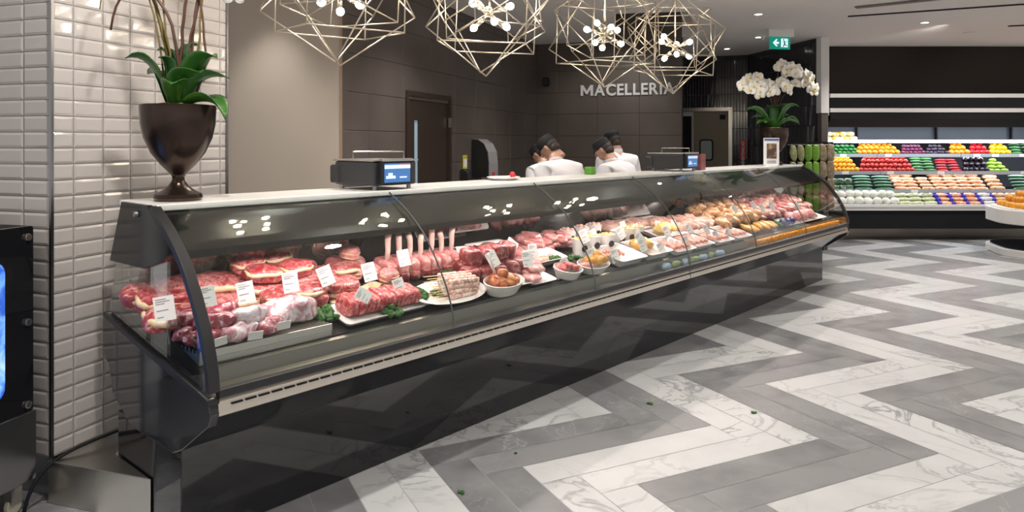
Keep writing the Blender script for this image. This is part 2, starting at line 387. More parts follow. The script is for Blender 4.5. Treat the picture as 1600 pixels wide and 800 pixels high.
def flatmesh(b, name, mats):
    me = bpy.data.meshes.new(name); me.from_pydata(b.v, [], b.f)
    for m in mats: me.materials.append(m)
    me.polygons.foreach_set('material_index', b.m); me.update()
    return inst(name, me, kind='structure')
b = MB(); zb = .185
c1 = C0+AX*CT; c2 = c1-PX*1.8; c3 = C0-PX*1.8
e = .004
b.add([(p.x, p.y, z) for z in (zb, CEIL-.002) for p in (C0-PX*e+AX*e, c1-PX*e-AX*e, c2-AX*e, c3+AX*e)],
      [(0, 1, 5, 4), (1, 2, 6, 5), (2, 3, 7, 6), (3, 0, 4, 7), (4, 5, 6, 7), (3, 2, 1, 0)], 1)
tiles(b, C0, AX, PX, CT, zb, CEIL-.01, .154, .0706, .003, .011, .005, off=.05)
tiles(b, C0-PX*1.8, PX, -AX, 1.8, zb, CEIL-.01, .154, .0706, .003, .011, .005, off=.06)
flatmesh(b, 'wall_left', [M['subway'], M['tgrout']])
b = MB()
for c, s in ((C0+(PX-AX)*.006, .008), (c1+PX*.006, .008)):
    b.box((c.x, c.y, (zb+CEIL)/2), (s*1.6, s*1.6, CEIL-zb), rot=Matrix.Rotation(AANG, 3, 'Z'))
struct('trim_1', b, M['steeldark'])
b = MB()      # recessed plinth of the tiled column
q = [C0-PX*.03+AX*.03, c1-PX*.03, c2, c3+AX*.03]
b.add([(p.x, p.y, z) for z in (0, zb+.001) for p in q], [(0, 1, 5, 4), (1, 2, 6, 5), (2, 3, 7, 6), (3, 0, 4, 7), (4, 5, 6, 7)])
struct('baseboard_left', b, M['steeldark'])
# beige wall
Q0 = P1-PX*2.4
b = MB(); b.add([(p.x, p.y, z) for z in (0, CEIL-.002) for p in (Q0, P1, P1+AX*.12, Q0+AX*.12)], [(0, 1, 5, 4), (1, 2, 6, 5), (2, 3, 7, 6), (3, 0, 4, 7), (4, 5, 6, 7)])
struct('wall_back_left', b, M['beige'])
b = MB(); c = P1+PX*.012; b.box((c.x, c.y, CEIL/2-.002), (.02, .016, CEIL-.006), rot=Matrix.Rotation(AANG, 3, 'Z')); struct('trim_2', b, M['copper'])
# dark tiled wall with the door, then the sign wall
DA, DB, DZ = 1.175, 2.262, 2.07
def slab(b, o, u, n, x0, x1, z0, z1, th, mi=0, off=0):
    p = [o+u*x0-n*off, o+u*x1-n*off, o+u*x1-n*(th+off), o+u*x0-n*(th+off)]
    b.add([(k.x, k.y, z) for z in (z0, z1) for k in p], [(0, 1, 5, 4), (1, 2, 6, 5), (2, 3, 7, 6), (3, 0, 4, 7), (4, 5, 6, 7), (3, 2, 1, 0)], mi)
b = MB(); u = AX; n = PX
slab(b, P1, u, n, .02, DA, 0, CEIL-.002, .1, 1); slab(b, P1, u, n, DB, WT, 0, CEIL-.002, .1, 1); slab(b, P1, u, n, DA, DB, DZ, CEIL-.002, .1, 1)
tiles(b, P1, u, n, WT, 0, CEIL-.01, .64, .331, .005, .004, .004, off=.16, holes=((DA, DB, DZ),))
flatmesh(b, 'wall_middle', [M['darktile'], M['darkgrout']])
RN = Vector((RD.y, -RD.x, 0))
if RN.y > 0: RN = -RN
b = MB(); slab(b, PC, RD, RN, 0, RL, 0, CEIL-.002, .1, 1); slab(b, PC, RD, RN, 1.24, RL, CEIL-.01, CEIL+.44, .1, 1)
tiles(b, PC, RD, RN, RL, 0, CEIL+.43, .64, .331, .005, .004, .004, off=.3)
flatmesh(b, 'wall_back', [M['darktile'], M['darkgrout']])
# brown door
t = thing('door', 'dark brown service door with a narrow vertical glass slit in the dark tiled wall', 'door')
t['kind'] = 'structure'; t.name = 'door_1'
for k in ('label', 'category'): del t[k]
b = MB(); slab(b, P1, u, n, DA, DA+.05, 0, DZ, .1, 0, -.02); slab(b, P1, u, n, DB-.05, DB, 0, DZ, .1, 0, -.02); slab(b, P1, u, n, DA+.05, DB-.05, DZ-.05, DZ, .1, 0, -.02)
b.build('door_frame', M['door'], t)
b = MB(); sx0, sx1 = DA+.22, DA+.33
slab(b, P1, u, n, DA+.052, sx0, .01, DZ-.052, .045, 0, .01); slab(b, P1, u, n, sx1, DB-.052, .01, DZ-.052, .045, 0, .01)
slab(b, P1, u, n, sx0, sx1, .01, .95, .045, 0, .01); slab(b, P1, u, n, sx0, sx1, 1.78, DZ-.052, .045, 0, .01)
b.build('door_leaf', M['door'], t)
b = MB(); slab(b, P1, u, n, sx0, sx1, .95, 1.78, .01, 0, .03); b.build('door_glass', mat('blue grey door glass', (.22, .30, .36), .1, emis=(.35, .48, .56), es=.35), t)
b = MB()
for z in (.3, 1.72): slab(b, P1, u, n, DB-.055, DB-.03, z, z+.11, .03, 0, -.035)
b.build('hinge', M['steel'], t)
# far black mosaic wall, with the opening to the back room
F0 = Vector((2.9, 13.05, 0)); F1 = Vector((4.1, 12.6, 0)); FD = (F1-F0).normalized(); FN = Vector((FD.y, -FD.x, 0))
FN = FN if FN.y < 0 else -FN; FL = (F1-F0).length
OA, OB, OZ = .12, .98, 2.13
b = MB()
slab(b, F0, FD, FN, -1.2, OA, 0, CEIL-.002, .1, 1); slab(b, F0, FD, FN, OB, FL, 0, CEIL-.002, .1, 1); slab(b, F0, FD, FN, OA, OB, OZ, CEIL-.002, .1, 1)
tiles(b, F0-FD*1.2, FD, FN, 1.2+FL, 0, CEIL-.01, .05, .30, .003, .004, .004, holes=((1.2+OA, 1.2+OB, OZ),))
flatmesh(b, 'wall_far', [M['mosaic'], M['darkgrout']])
G1 = Vector((4.45, 10.62, 0)); GD = (G1-F1).normalized(); GN = Vector((GD.y, -GD.x, 0))
GN = GN if GN.x < 0 else -GN
b = MB(); GL = (G1-F1).length
slab(b, F1, GD, GN, 0, GL, 0, CEIL-.002, .1, 1); tiles(b, F1, GD, GN, GL, 0, CEIL-.01, .05, .30, .003, .004, .004)
flatmesh(b, 'wall_pier', [M['mosaic'], M['darkgrout']])
# room behind the opening
b = MB(); o2 = F0+FD*(-.4)-FN*1.3; slab(b, o2, FD, FN, 0, 2.2, 0, 2.6, .05); struct('wall_behind', b, M['white'])
t = inst('door_2', None, kind='structure')
b = MB(); slab(b, F0, FD, FN, OA-.03, OA+.02, 0, OZ, .14, 0, -.02); slab(b, F0, FD, FN, OB-.02, OB+.04, 0, OZ, .14, 0, -.02); slab(b, F0, FD, FN, OA-.03, OB+.04, OZ-.02, OZ+.04, .14, 0, -.02)
b.build('door_frame', M['steel'], t)
b = MB(); slab(b, F0, FD, FN, OA+.02, OA+.19, 0, OZ-.1, .03, 0, .12); b.build('gap_shade_sheet', M['blackmatte'], t)  # black sheet stands in for the shaded gap beside the swing door
dl = F0+FD*(OA+.24)-FN*.03
b = MB(); slab(b, dl, FD, FN, 0, .6, .02, OZ-.03, .04); b.build('door_leaf', mat('taupe swing door', (.20, .165, .115), .5), t)
def rrect(cx, cz, w, h, r, k=5):
    p = []
    for (sx, sz, a0) in ((1, 1, 0), (-1, 1, 90), (-1, -1, 180), (1, -1, 270)):
        for i in range(k+1):
            a = math.radians(a0+90*i/k); p.append((cx+sx*(w/2-r)+r*math.cos(a), cz+sz*(h/2-r)+r*math.sin(a)))
    return p
def plate(b, o, u_, n_, poly, d0, d1, mi=0):
    k = len(poly); vv = []
    for d in (d0, d1): vv += [tuple(o+u_*x+n_*d+Vector((0, 0, z))) for x, z in poly]
    b.add(vv, [tuple(range(k))[::-1], tuple(range(k, 2*k))]+[(i, (i+1) % k, k+(i+1) % k, k+i) for i in range(k)], mi)
b = MB(); plate(b, dl, FD, FN, rrect(.22, 1.42, .24, .38, .05), 0, .015); f = b.build('window_gasket', M['blackmatte'], t)
b = MB(); plate(b, dl, FD, FN, rrect(.22, 1.42, .19, .33, .035), .012, .02); b.build('window_pane', mat('frosted pane', (.34, .38, .36), .15), f)
b = MB(); plate(b, dl, FD, FN, rrect(.5, 2.0, .09, .08, .01), 0, .05); b.build('door_closer', M['blackmatte'], t)
# white column to the left of the produce wall, black lower part
b = MB(); b.prism([(4.46, 10.45), (4.565, 10.45), (5.035, 11.5), (5.035, 12.7), (4.46, 12.7)], 1.98, CEIL-.002, 'z'); struct('trim_3', b, M['white'])
b = MB(); b.prism([(4.47, 10.46), (4.555, 10.46), (5.025, 11.51), (5.025, 12.69), (4.47, 12.69)], 0, 1.979, 'z'); struct('trim_4', b, M['darktile'])
b = MB(); b.bb(4.6, 13, 12.72, 12.85, 0, CEIL-.002); struct('wall_right', b, M['blackmatte'])
# stainless boxed plinth on the floor between the column and the case
b = MB()
poly = [(-1.995, 3.115), (-1.468, 2.945), (-1.745, 3.188), (-1.76, 3.32), (-1.90, 3.36)]
b.prism(poly, .0, .182, 'z')
pl = b.build('floor_plinth', M['steel'], bevel=.003, label='brushed stainless steel triangular floor box between tiled column and meat case', cat='plinth')

# ---------------------------------------------------------------- downlights, vents, sprinklers on the ceiling
def cpt(px, py, z=CEIL):
    y = (z-CAMZ)*FPX/(HOR-py); return Vector(((px-800)/FPX*y, y, z))
def downlight(px, py, lab):
    p = cpt(px, py)
    t = thing('downlight', lab, 'ceiling light', p, group='recessed ceiling downlights')
    b = MB(); b.lathe([(.062, 0), (.062, -.006), (.048, -.008), (.042, -.002), (.042, -.001)], 24); b.build('trim_ring', M['white'], t, smooth=30)
    b = MB(); b.lathe([(.0001, -.003), (.040, -.003), (.040, -.0015), (.0001, -.0015)], 20); b.build('lens', M['lamp'], t)
for a in [(1185, 22, 'recessed downlight above and left of the green exit sign, the higher one'), (1185, 58, 'recessed downlight just left of the exit sign housing'),
          (1136, 76, 'recessed downlight nearest the black mosaic wall'), (1445, 35, 'recessed downlight above the produce wall between two dark slots'),
          (841, 32, 'recessed downlight seen between the second and third chandeliers'), (1320, 12, 'recessed downlight beside the left end of the track slot')][:5]:
    downlight(*a)
def cvent(px, py, lab):
    b = MB(); b.lathe([(.075, 0), (.075, -.006), (.06, -.010), (.03, -.006), (.0001, -.006)], 20)
    p = cpt(px, py); b.build('ceiling_speaker', M['ceil'], smooth=30, loc=p, label=lab, cat='ceiling disc')
for a in [(1121, 57, 'pale round ceiling disc left of the exit sign'), (1355, 28, 'pale round ceiling disc below the long dark slot'), (1514, 51, 'pale round ceiling disc nearest the produce wall soffit'),
          (884, 28, 'pale round ceiling disc behind the third chandelier'), (973, 19, 'pale round ceiling disc behind the fourth chandelier'), (1094, 2, 'pale round ceiling disc at the top edge of the photo')]:
    cvent(*a)
p = cpt(1184, 60); 
b = MB(); b.lathe([(.03, 0), (.03, -.03), (.018, -.045), (.018, -.06), (.0001, -.062)], 14); b.build('sprinkler_head', M['white'], smooth=30, loc=p+Vector((-.01, -.25, 0)), label='small white sprinkler head beside the downlight near the exit sign', cat='sprinkler')
def slot(pa, pb, w, name, lab):
    a = cpt(*pa); c = cpt(*pb); d = (c-a); L = d.length
    b = MB(); b.box((L/2, 0, -.007), (L, w, .01)); return b.build(name, M['blackmatte'], loc=a, rot=(0, 0, math.atan2(d.y, d.x)), label=lab, cat='ceiling slot')
slot((1325, 25), (1640, 3), .05, 'air_slot', 'long thin black air slot across the ceiling at upper right')
slot((1576, 40), (1680, 36), .05, 'air_slot', 'short black ceiling slot at the right edge of the photo')
a = cpt(1337, 11); c = cpt(1432, 1)
tr = thing('track_light_slot', 'dark recessed ceiling track holding grey spotlights at the top right', 'track light', a, math.atan2(c.y-a.y, c.x-a.x))
b = MB(); b.box((1.9, 0, -.007), (3.8, .12, .01)); b.build('track', mat('track recess grey', (.12, .11, .10), .6), tr)
for i, x in enumerate((1.62, 1.78, 2.45, 2.62, 3.3)):
    b = MB(); b.tube([(x, 0, -.01), (x, 0, -.05)], .012); b.tube([(x, 0, -.05), (x+.03, -.08, -.13)], .035, 14); b.build('spot_head', M['steel'], tr, smooth=30)
# exit sign
p = cpt(1203, 47); d = 9.75
ep = Vector(((1203-800)/FPX*d, d, 0)); ez = lambda py: CAMZ+(HOR-py)*d/FPX
ang = math.radians(10)
t = thing('exit_sign', 'green and white exit sign with arrow and running figure hanging from ceiling', 'exit sign', (ep.x, ep.y, 0), ang)
w = .31
b = MB(); b.bb(-.03, w+.03, -.03, .05, ez(57), CEIL-.001); b.build('housing', M['white'], t, bevel=.004)
b = MB(); b.bb(0, w-.02, -.012, .02, ez(76.5), ez(57)); b.build('sign_panel', mat('exit green', (.0, .20, .13), .4, emis=(0, .32, .22), es=.55), t)
EX = mat('exit white', (.7, .85, .9), .4, emis=(.65, .85, .95), es=.9); zc = (ez(76.5)+ez(57))/2
b = MB(); o = Vector((0, 0, zc)); X = Vector((1, 0, 0)); Y = Vector((0, -1, 0))
plate(b, o, X, Y, [(.035, 0), (.085, .05), (.105, .045), (.08, .014), (.125, .014), (.125, -.014), (.08, -.014), (.105, -.045), (.085, -.05)], .0125, .014)
b.build('arrow', EX, t)
b = MB(); plate(b, o, X, Y, [(.155, -.058), (.255, -.058), (.255, .058), (.155, .058)], .0125, .0138); dg = b.build('doorway_field', EX, t)
b = MB(); plate(b, o, X, Y, rrect(.192, .043, .02, .02, .0098), .014, .0155)
for q in ([(.19, .028), (.208, .03), (.218, -.008), (.2, -.012)], [(.205, .03), (.238, .02), (.242, .006), (.236, .008), (.226, .018)], [(.192, .028), (.168, .004), (.160, .006), (.186, .022)],
          [(.2, -.008), (.216, -.008), (.222, -.028), (.248, -.03), (.248, -.04), (.212, -.037)], [(.2, -.008), (.21, -.012), (.192, -.054), (.178, -.054)]):
    plate(b, o, X, Y, q, .014, .0155)
b.build('running_figure', mat('exit dark green', (.0, .12, .09), .5), dg)
# sign letters
def text_mesh(txt, size, ext, offset=0.0, bold=False, space=1):
    cu = bpy.data.curves.new('t', 'FONT'); cu.body = txt; cu.size = size; cu.extrude = ext; cu.offset = offset; cu.space_character = space
    o = bpy.data.objects.new('t', cu); COL.objects.link(o); dg = bpy.context.evaluated_depsgraph_get()
    me = bpy.data.meshes.new_from_object(o.evaluated_get(dg)); 
    bpy.data.objects.remove(o); return me
# place letters along sign wall
def wallx(px):
    k = (px-800)/FPX; return (k*PC.y-PC.x)/(RD.x-k*RD.y)
xa = wallx(908); xb = wallx(1055)
zc = CAMZ+(HOR-150)*((PC+RD*xa).y)/FPX
t = thing('sign_lettering', 'raised silver letters MACELLERIA on the dark tiled wall', 'sign', PC+RD*xa+RN*.02+Vector((0, 0, zc)), math.atan2(RD.y, RD.x))
SL = mat('silver sign letter', (.60, .60, .61), .4, metal=.1)
tot = 0; ws = []
for ch in 'MACELLERIA':
    me = text_mesh(ch, .235, .012, .0 if ch == 'M' else .0055); me.materials.clear(); me.materials.append(SL)
    if ch == 'M':
        hM = max(v.co.y for v in me.vertices); w_ = .205; s_ = .040
        bM = MB(); bM.prism([(0, 0), (0, hM), (.044, hM), (w_/2, hM*.42), (w_-.044, hM), (w_, hM), (w_, 0), (w_-s_, 0), (w_-s_, hM*.62), (w_/2+.012, hM*.14), (w_/2-.012, hM*.14), (s_, hM*.62), (s_, 0)], -.012, .012, 'z')
        me = bM.mesh('letter', SL)
    xs = [v.co.x for v in me.vertices]; ws.append((me, min(xs), max(xs)))
gp = .022; raw = sum(c-a for _, a, c in ws)+gp*9; sc = (xb-xa)/raw; x = 0
for me, a, c in ws:
    o = inst('letter', me, ((x-a)*sc, 0, 0), (PI/2, 0, 0), (sc, 1, 1), parent=t); x += c-a+gp
# small black wall speaker
k = wallx(855); p = PC+RD*k+RN*.05; b = MB(); b.box((0, 0, 0), (.085, .09, .13)); t = b.build('wall_speaker', M['blackmatte'], bevel=.012, loc=(p.x, p.y, CAMZ+(HOR-128)*p.y/FPX), rot=(0, 0, math.atan2(RD.y, RD.x)), label='small black box speaker on the dark tiled wall left of the lettering', cat='speaker')
b = MB(); b.box((0, -.047, 0), (.06, .004, .10)); b.build('grille', M['blacksoft'], t)
# ---------------------------------------------------------------- the meat case
B0 = Vector((-1.268, 2.776, 0)); CU = Vector((.662, .7495, 0)).normalized(); CN = Vector((CU.y, -CU.x, 0)); CA = math.atan2(CU.y, CU.x)
CL = 7.21; TOPZ = 1.30
def Wc(s, d, z=0): p = B0+CU*s-CN*d; return Vector((p.x, p.y, z))
def deckz(d): return .758+.27*(d)
def dk(px, py):     # where the camera ray through a pixel meets the sloping deck
    k = (px-800)/FPX; q = (HOR-py)/FPX; ray = Vector((k, 1, 0))
    # P=ray*y ; d=-(P-B0).CN ; CAMZ+q*y=.758+.27*d
    a = -ray.dot(CN); c = B0.dot(CN)
    y = (.758+.27*c-CAMZ)/(q-.27*a)
    P = ray*y; return ((P-B0).dot(CU), -(P-B0).dot(CN))
def at_d(px, py, d):
    k = (px-800)/FPX; ray = Vector((k, 1, 0)); y = (B0.dot(CN)-d)/ray.dot(CN)
    P = ray*y; return ((P-B0).dot(CU), d, CAMZ+(HOR-py)/FPX*y)
TILT = math.atan(.27)
case = thing('display_case', 'long black meat display case with curved front glass and lit deck', 'display case', B0, CA)
arc = [(-.270, .655), (-.262, .72), (-.245, .776), (-.220, .84), (-.185, .904), (-.138, .98), (-.082, 1.055), (-.035, 1.11), (.015, 1.153), (.08, 1.202), (.141, 1.242), (.20, 1.275), (.232, 1.296)]
# plinth and lower body
b = MB(); b.bb(.0, CL, .0, .62, .0, .375); b.build('plinth', M['black'], case, bevel=.004)
b = MB(); b.prism([(-.0, .372), (-.06, .412), (-.262, .562), (-.262, .566), (.0, .60), (.62, .60), (.72, .55), (.72, .44), (.60, .372)], .012, CL-.012, 'x'); b.build('lower_body', M['bumper'], case)
# metal rail with slots
b = MB(); b.prism([(-.278, .567), (-.268, .561), (-.240, .630), (-.262, .630), (-.272, .612)], .012, 3.555, 'x'); b.prism([(-.278, .567), (-.268, .561), (-.240, .630), (-.262, .630), (-.272, .612)], 3.565, CL-.012, 'x')
rail = b.build('bumper_rail', mat('pale metal rail', (.66, .60, .52), .32, metal=.75), case)
b = MB(); x = .06
while x < CL-.1:
    b.bb(x, x+.043, -.2805, -.272, .598, .6045); x += .054
b.build('slot_row', M['blackmatte'], rail)
b = MB(); b.prism([(-.262, .630), (-.22, .632), (-.22, .64), (-.15, .648), (-.15, .60), (-.24, .60)], .012, CL-.012, 'x'); b.build('front_ledge', M['ledge'], case)
b = MB(); b.prism([(-.283, .632), (-.250, .632), (-.250, .662), (-.283, .662)], .012, CL-.012, 'x'); b.build('glass_clamp', M['blacksoft'], case, bevel=.003)
b = MB(); b.prism([(-.25, .632), (-.16, .640), (-.145, .70), (-.11, .712), (-.11, .60), (-.25, .60)], .012, CL-.012, 'x'); b.build('inner_ledge', M['ledge'], case)
b = MB(); b.prism([(-.125, deckz(-.12)-.012), (.50, deckz(.50)-.012), (.50, .60), (-.125, .60)], .012, CL-.012, 'x'); b.build('deck', mat('dark deck tray', (.035, .033, .032), .2, metal=.3), case)
# rear service doors: leaning frames with tinted glass
b = MB(); b.sheet([(.53, .86), (.40, 1.06)], .02, CL-.02, .006); b.build('rear_glass', M['backglass'], case)
for i in range(10):
    x = .36+i*.74
    if x > CL-.1: break
    b = MB(); b.sheet([(.525, .862), (.395, 1.062)], x, x+.045, -.022); b.build('rear_door_post', M['blacksoft'], case)
    b = MB(); b.sheet([(.525, .862), (.395, 1.062)], x+.05, x+.075, -.02); b.build('rear_door_edge', M['steel'], case)
b = MB(); b.bb(.012, CL-.012, .50, .72, .60, .87); b.build('rear_base', M['blacksoft'], case)
# canopy hood with white top
hood = [(.225, 1.272), (.15, 1.226), (.05, 1.158), (.02, 1.128), (.02, 1.098), (.028, 1.098), (.036, 1.135), (.11, 1.13), (.14, 1.085), (.27, 1.062), (.55, 1.062), (.55, 1.272)]
b = MB(); b.prism(hood, .014, CL-.014, 'x'); b.build('canopy', M['hood'], case)
b = MB(); b.bb(-.002, CL+.002, .215, .60, 1.272, TOPZ); b.build('counter_top', M['quartz'], case, bevel=.004)
# strip lights under the canopy
b = MB()
for i in range(6): b.bb(.1+i*1.19, 1.18+i*1.19, .05, .07, 1.125, 1.134)
b.build('strip_light', M['ledwarm'], case)
for i in range(12):
    l = bpy.data.lights.new('case_tube', 'AREA'); l.shape = 'RECTANGLE'; l.size = .56; l.size_y = .02; l.energy = E_CASE*.5; l.color = (1, .80, .76)
    o = bpy.data.objects.new('case_tube', l); COL.objects.link(o); o.parent = case; o.location = (.3+i*.6, .06, 1.122); o.rotation_euler = (math.radians(6), 0, 0)
# curved front panes
edges = [.014, 1.186, 2.372, 3.557, 4.743, 5.93, CL-.014]
for i in range(6):
    b = MB(); b.sheet(arc, edges[i]+.002, edges[i+1]-.002, .006); b.build('front_pane', M['frontglass'], case, smooth=30)
b = MB()
for x in edges[1:-1]: b.sheet(arc, x-.0025, x+.0025, .0065)
b.build('pane_seal', mat('dark pane seal', (.07, .08, .08), .5), case)
# ends
def end_panels(x0, x1, first):
    b = MB(); b.prism([(-.272, .60), (-.285, .58), (-.262, .53), (-.06, .395), (.02, .36), (.42, .36), (.62, .45), (.66, .56), (.74, .62), (.74, .76), (.71, .795), (.40, .735), (-.262, .632)], x0, x1, 'x')
    b.build('end_panel', M['bumper'], case, bevel=.005)
    b = MB(); b.prism([(-.268, .64), (.70, .80), (.66, .90), (.54, 1.29), (.24, 1.294)]+arc[::-1][1:-1], (x0+x1)/2-.004, (x0+x1)/2+.004, 'x'); b.build('end_glass', M['endglass'], case)
    b = MB(); b.sheet([(p[0]-.012, p[1]) for p in arc], x0-.004, x1+.004, -.030); b.build('end_arc_frame', M['blacksoft'], case, smooth=40, bevel=.003)
    b = MB(); b.sheet([(-.275, .628), (.0, .672), (.35, .73), (.72, .795)], x0-.004, x1+.004, -.02); b.build('end_sill', M['blacksoft'], case)
    b = MB(); b.prism([(.232, 1.27), (.26, 1.296), (.53, 1.296), (.66, 1.03), (.30, 1.035), (.145, 1.075), (.075, 1.11), (.06, 1.16)], x0+.001, x1, 'x'); b.build('end_cap', M['hood'], case, bevel=.003)
end_panels(-.022, .012, True); end_panels(CL-.012, CL+.022, False)
b = MB(); b.lathe([(.0001, .012), (.012, .012), (.014, 0)], 14); b.build('lock', M['steeldark'], case, loc=(-.022, .36, 1.255), rot=(0, -PI/2, 0))
# raised stainless slatted platform at the near end
pf = None
b = MB(); b.bb(.014, .60, -.118, .17, .64, .752); b.bb(.014, .60, -.122, -.112, .735, .766); pf = b.build('raised_platform', M['steel'], case, bevel=.002)
b = MB()
for i in range(9): b.bb(.016, .598, -.10+i*.03, -.085+i*.03, .752, .766)
b.build('slat', M['steel'], pf)
PZ = .768
# ---------------------------------------------------------------- contents of the case
def lump(rx, ry, rz, amp=.18, fr=9, e=.75, seed=0, u=18, w=10):
    return MB().ball((0, 0, rz), (rx, ry, rz), u, w, amp=amp, fr=fr, e=e, seed=seed)
def lm(name, m, *a, **k): return lump(*a, **k).mesh(name, m, True)
ME = {}
for i in range(4):
    ME['steak%d' % i] = lump(.09, .06, .026, .32, 13, .55, i, 26, 14).mesh('steak', M['beef'], True)
    ME['thick%d' % i] = lump(.08, .056, .036, .28, 13, .5, 10+i, 26, 14).mesh('steak', M['crimson'], True)
    ME['wrap%d' % i] = lump(.075, .05, .032, .35, 22, .7, 20+i, 24, 14).mesh('pack', M['wrap'], True)
    ME['wrapw%d' % i] = lump(.078, .05, .033, .4, 26, .7, 24+i, 24, 14).mesh('pack', M['wrapw'], True)
    ME['pork%d' % i] = lump(.062, .046, .022, .34, 18, .65, 30+i).mesh('chop', M['pork'], True)
    ME['pale%d' % i] = lump(.06, .042, .030, .45, 22, .8, 40+i).mesh('poultry', M['pale'], True)
    ME['dark%d' % i] = lump(.052, .052, .058, .3, 12, .5, 50+i, 24, 14).mesh('fillet', M['beefdark'], True)
    ME['marin%d' % i] = lump(.045, .03, .024, .35, 20, .85, 60+i).mesh('piece', M['marin'], True)
    ME['omix%d' % i] = lump(.035, .028, .024, .4, 26, .9, 70+i).mesh('piece', M['orangemix'], True)
    ME['mash%d' % i] = lump(.032, .028, .022, .4, 30, .9, 80+i).mesh('piece', M['mash'], True)
    b = MB()
    for j in range(26):
        a = random.random()*6.28; r = random.random()**.5*.055; h = .012+.03*(1-r/.06)*random.random()+.006
        b.ball((r*math.cos(a), r*math.sin(a)*.8, h), (.014, .014, .012), 8, 6, amp=.7, fr=90, seed=j+i*30)
    ME['kale%d' % i] = b.mesh('kale', M['kale'], True)
    b = MB(); n = 9
    b.tube([(-.05+.1*t_/n, .012*math.sin(PI*t_/n)*(1 if i % 2 else -1), .013) for t_ in range(n+1)], [.004]+[.0125]*(n-1)+[.004], 10); ME['saus%d' % i] = b.mesh('sausage', M['sausage'], True)
CNT = [0]
def put(key, name, s, d, z, label, cat, group=None, rz=0, tilt=True, sc=(1, 1, 1), roll=0):
    rot = (Matrix.Rotation(CA, 4, 'Z') @ Matrix.Rotation(TILT if tilt else 0, 4, 'X') @ Matrix.Rotation(rz, 4, 'Z') @ Matrix.Rotation(roll, 4, 'X')).to_euler()
    CNT[0] += 1
    return inst(name, ME[key], Wc(s, d, z), rot, sc, label=label, cat=cat, group=group)
R = random.Random(5)
def heap(keys, name, pts, label, cat, group, lift=0.0, scl=1.0, jit=.25, rz=None):
    for i, p in enumerate(pts):
        s, d = dk(p[0], p[1]); z = deckz(d)+(p[2] if len(p) > 2 else 0)+lift
        k = R.choice(keys); q = scl*R.uniform(.9, 1.12)
        lab = label[i] if isinstance(label, list) else label
        put(k, name, s, d, z, lab, cat, group, (rz if rz is not None else 0)+R.uniform(-jit, jit)*4, True, (q, q, q))
def K(k, n=4): return [k+str(i) for i in range(n)]
# raised platform: vacuum packs (s,d,z levels)
g = 'vacuum packs on the slatted platform'
lay = [(.07, -.06, 0), (.20, -.065, 0), (.33, -.06, 0), (.06, .05, 0), (.19, .06, 0), (.31, .05, 0), (.12, -.02, .05), (.25, -.03, .05), (.07, .09, .055), (.20, .08, .06)]
for i, (s, d, z) in enumerate(lay):
    put(('wrapw' if i % 3 == 1 else 'wrap')+str(i % 4), 'vacuum_pack', s, d, PZ+z, 'small vacuum wrapped beef pack heaped on the slatted platform at near end', 'meat pack', g, R.uniform(-.6, .6), False, (1, .95, 1))
ME['bigwrap'] = lump(.13, .085, .058, .3, 12, .7, 91, 28, 16).mesh('pack', M['wrapw'], True)
put('bigwrap', 'vacuum_pack', .485, .03, PZ-.005, 'largest vacuum wrapped joint, right end of the slatted platform', 'meat pack', None, .1, False)
for i in range(3):
    ME['lab%d' % i] = MB().box((0, 0, 0), (.06, .002, .035)).mesh('pack_label', M['card'])
for i, (s, d, z) in enumerate([(.10, -.118, .79), (.24, -.122, .785), (.37, -.115, .80)]):
    o = put('lab0', 'pack_sticker', s, d, z, ['printed white sticker on the leftmost front vacuum pack', 'printed white sticker on the middle front vacuum pack', 'printed white sticker on the right front vacuum pack'][i], 'sticker', None, R.uniform(-.2, .2), True)
# creamy fat rim round part of a cut
def rim(rx, ry, z, e, a0, a1, r):
    def sp(a, q): return math.copysign(abs(a)**q, a)
    n = 18; pts = [(sp(math.cos(a0+(a1-a0)*i/n), e)*rx, sp(math.sin(a0+(a1-a0)*i/n), e)*ry, z+.006*noise.noise(Vector((i*.4, z, a0)))) for i in range(n+1)]
    return MB().tube(pts, [r*(.5+.5*math.sin(PI*(i+1)/(n+2)))*(1+.3*noise.noise(Vector((i*.9, 3, a0)))) for i in range(n+1)], 8).mesh('fat_rim', M['fat'], True)
ME['rim0'] = rim(.086, .057, .030, .55, 2.6, 6.0, .012); ME['rim1'] = rim(.077, .053, .046, .5, 3.0, 6.2, .011)
# steaks behind the platform, near end
for i, (s, d, z, k, q) in enumerate([(.06, .30, 0, 'thick0', 1.35), (.06, .20, .0, 'steak1', 1.3), (.17, .38, .0, 'thick2', 1.3), (.20, .26, 0, 'steak3', 1.3), (.33, .38, 0, 'thick1', 1.3), (.34, .25, 0, 'steak0', 1.2), (.06, .42, .0, 'steak2', 1.4),
                                   (.12, .33, .06, 'steak1', 1.1), (.28, .32, .05, 'steak2', 1.1)]):
    o_ = put(k, 'beef_cut', s, d, deckz(d)+z, 'thick raw beef cut lying behind the vacuum packs near the side glass', 'beef', 'beef cuts behind the vacuum packs', R.uniform(-.5, .5), True, (q, q, q*1.1))
    inst('fat_rim', ME['rim0' if k[0] == 's' else 'rim1'], parent=o_)
g = 'red steaks stacked left of the rolled roasts'
rows = [(.46, .36), (.60, .38), (.75, .40), (.46, .24), (.62, .25), (.78, .26), (.92, .30), (.50, .13), (.66, .14), (.82, .15)]
for i, (s, d) in enumerate(rows):
    for l in range(3 if d > .2 and s < .7 else 2):
        o_ = put(('thick' if l != 1 else 'steak')+str((i+l) % 4), 'beef_steak', s+R.uniform(-.015, .015), d+R.uniform(-.015, .015), deckz(d)+l*.052, 'thick red raw steak in the stacked rows behind the near price cards', 'steak', g, R.uniform(-.35, .35), True, (1.0, 1.0, .95))
        inst('fat_rim', ME['rim1' if l != 1 else 'rim0'], parent=o_, rot=(0, 0, PI*((i*3+l) % 4 == 0)))
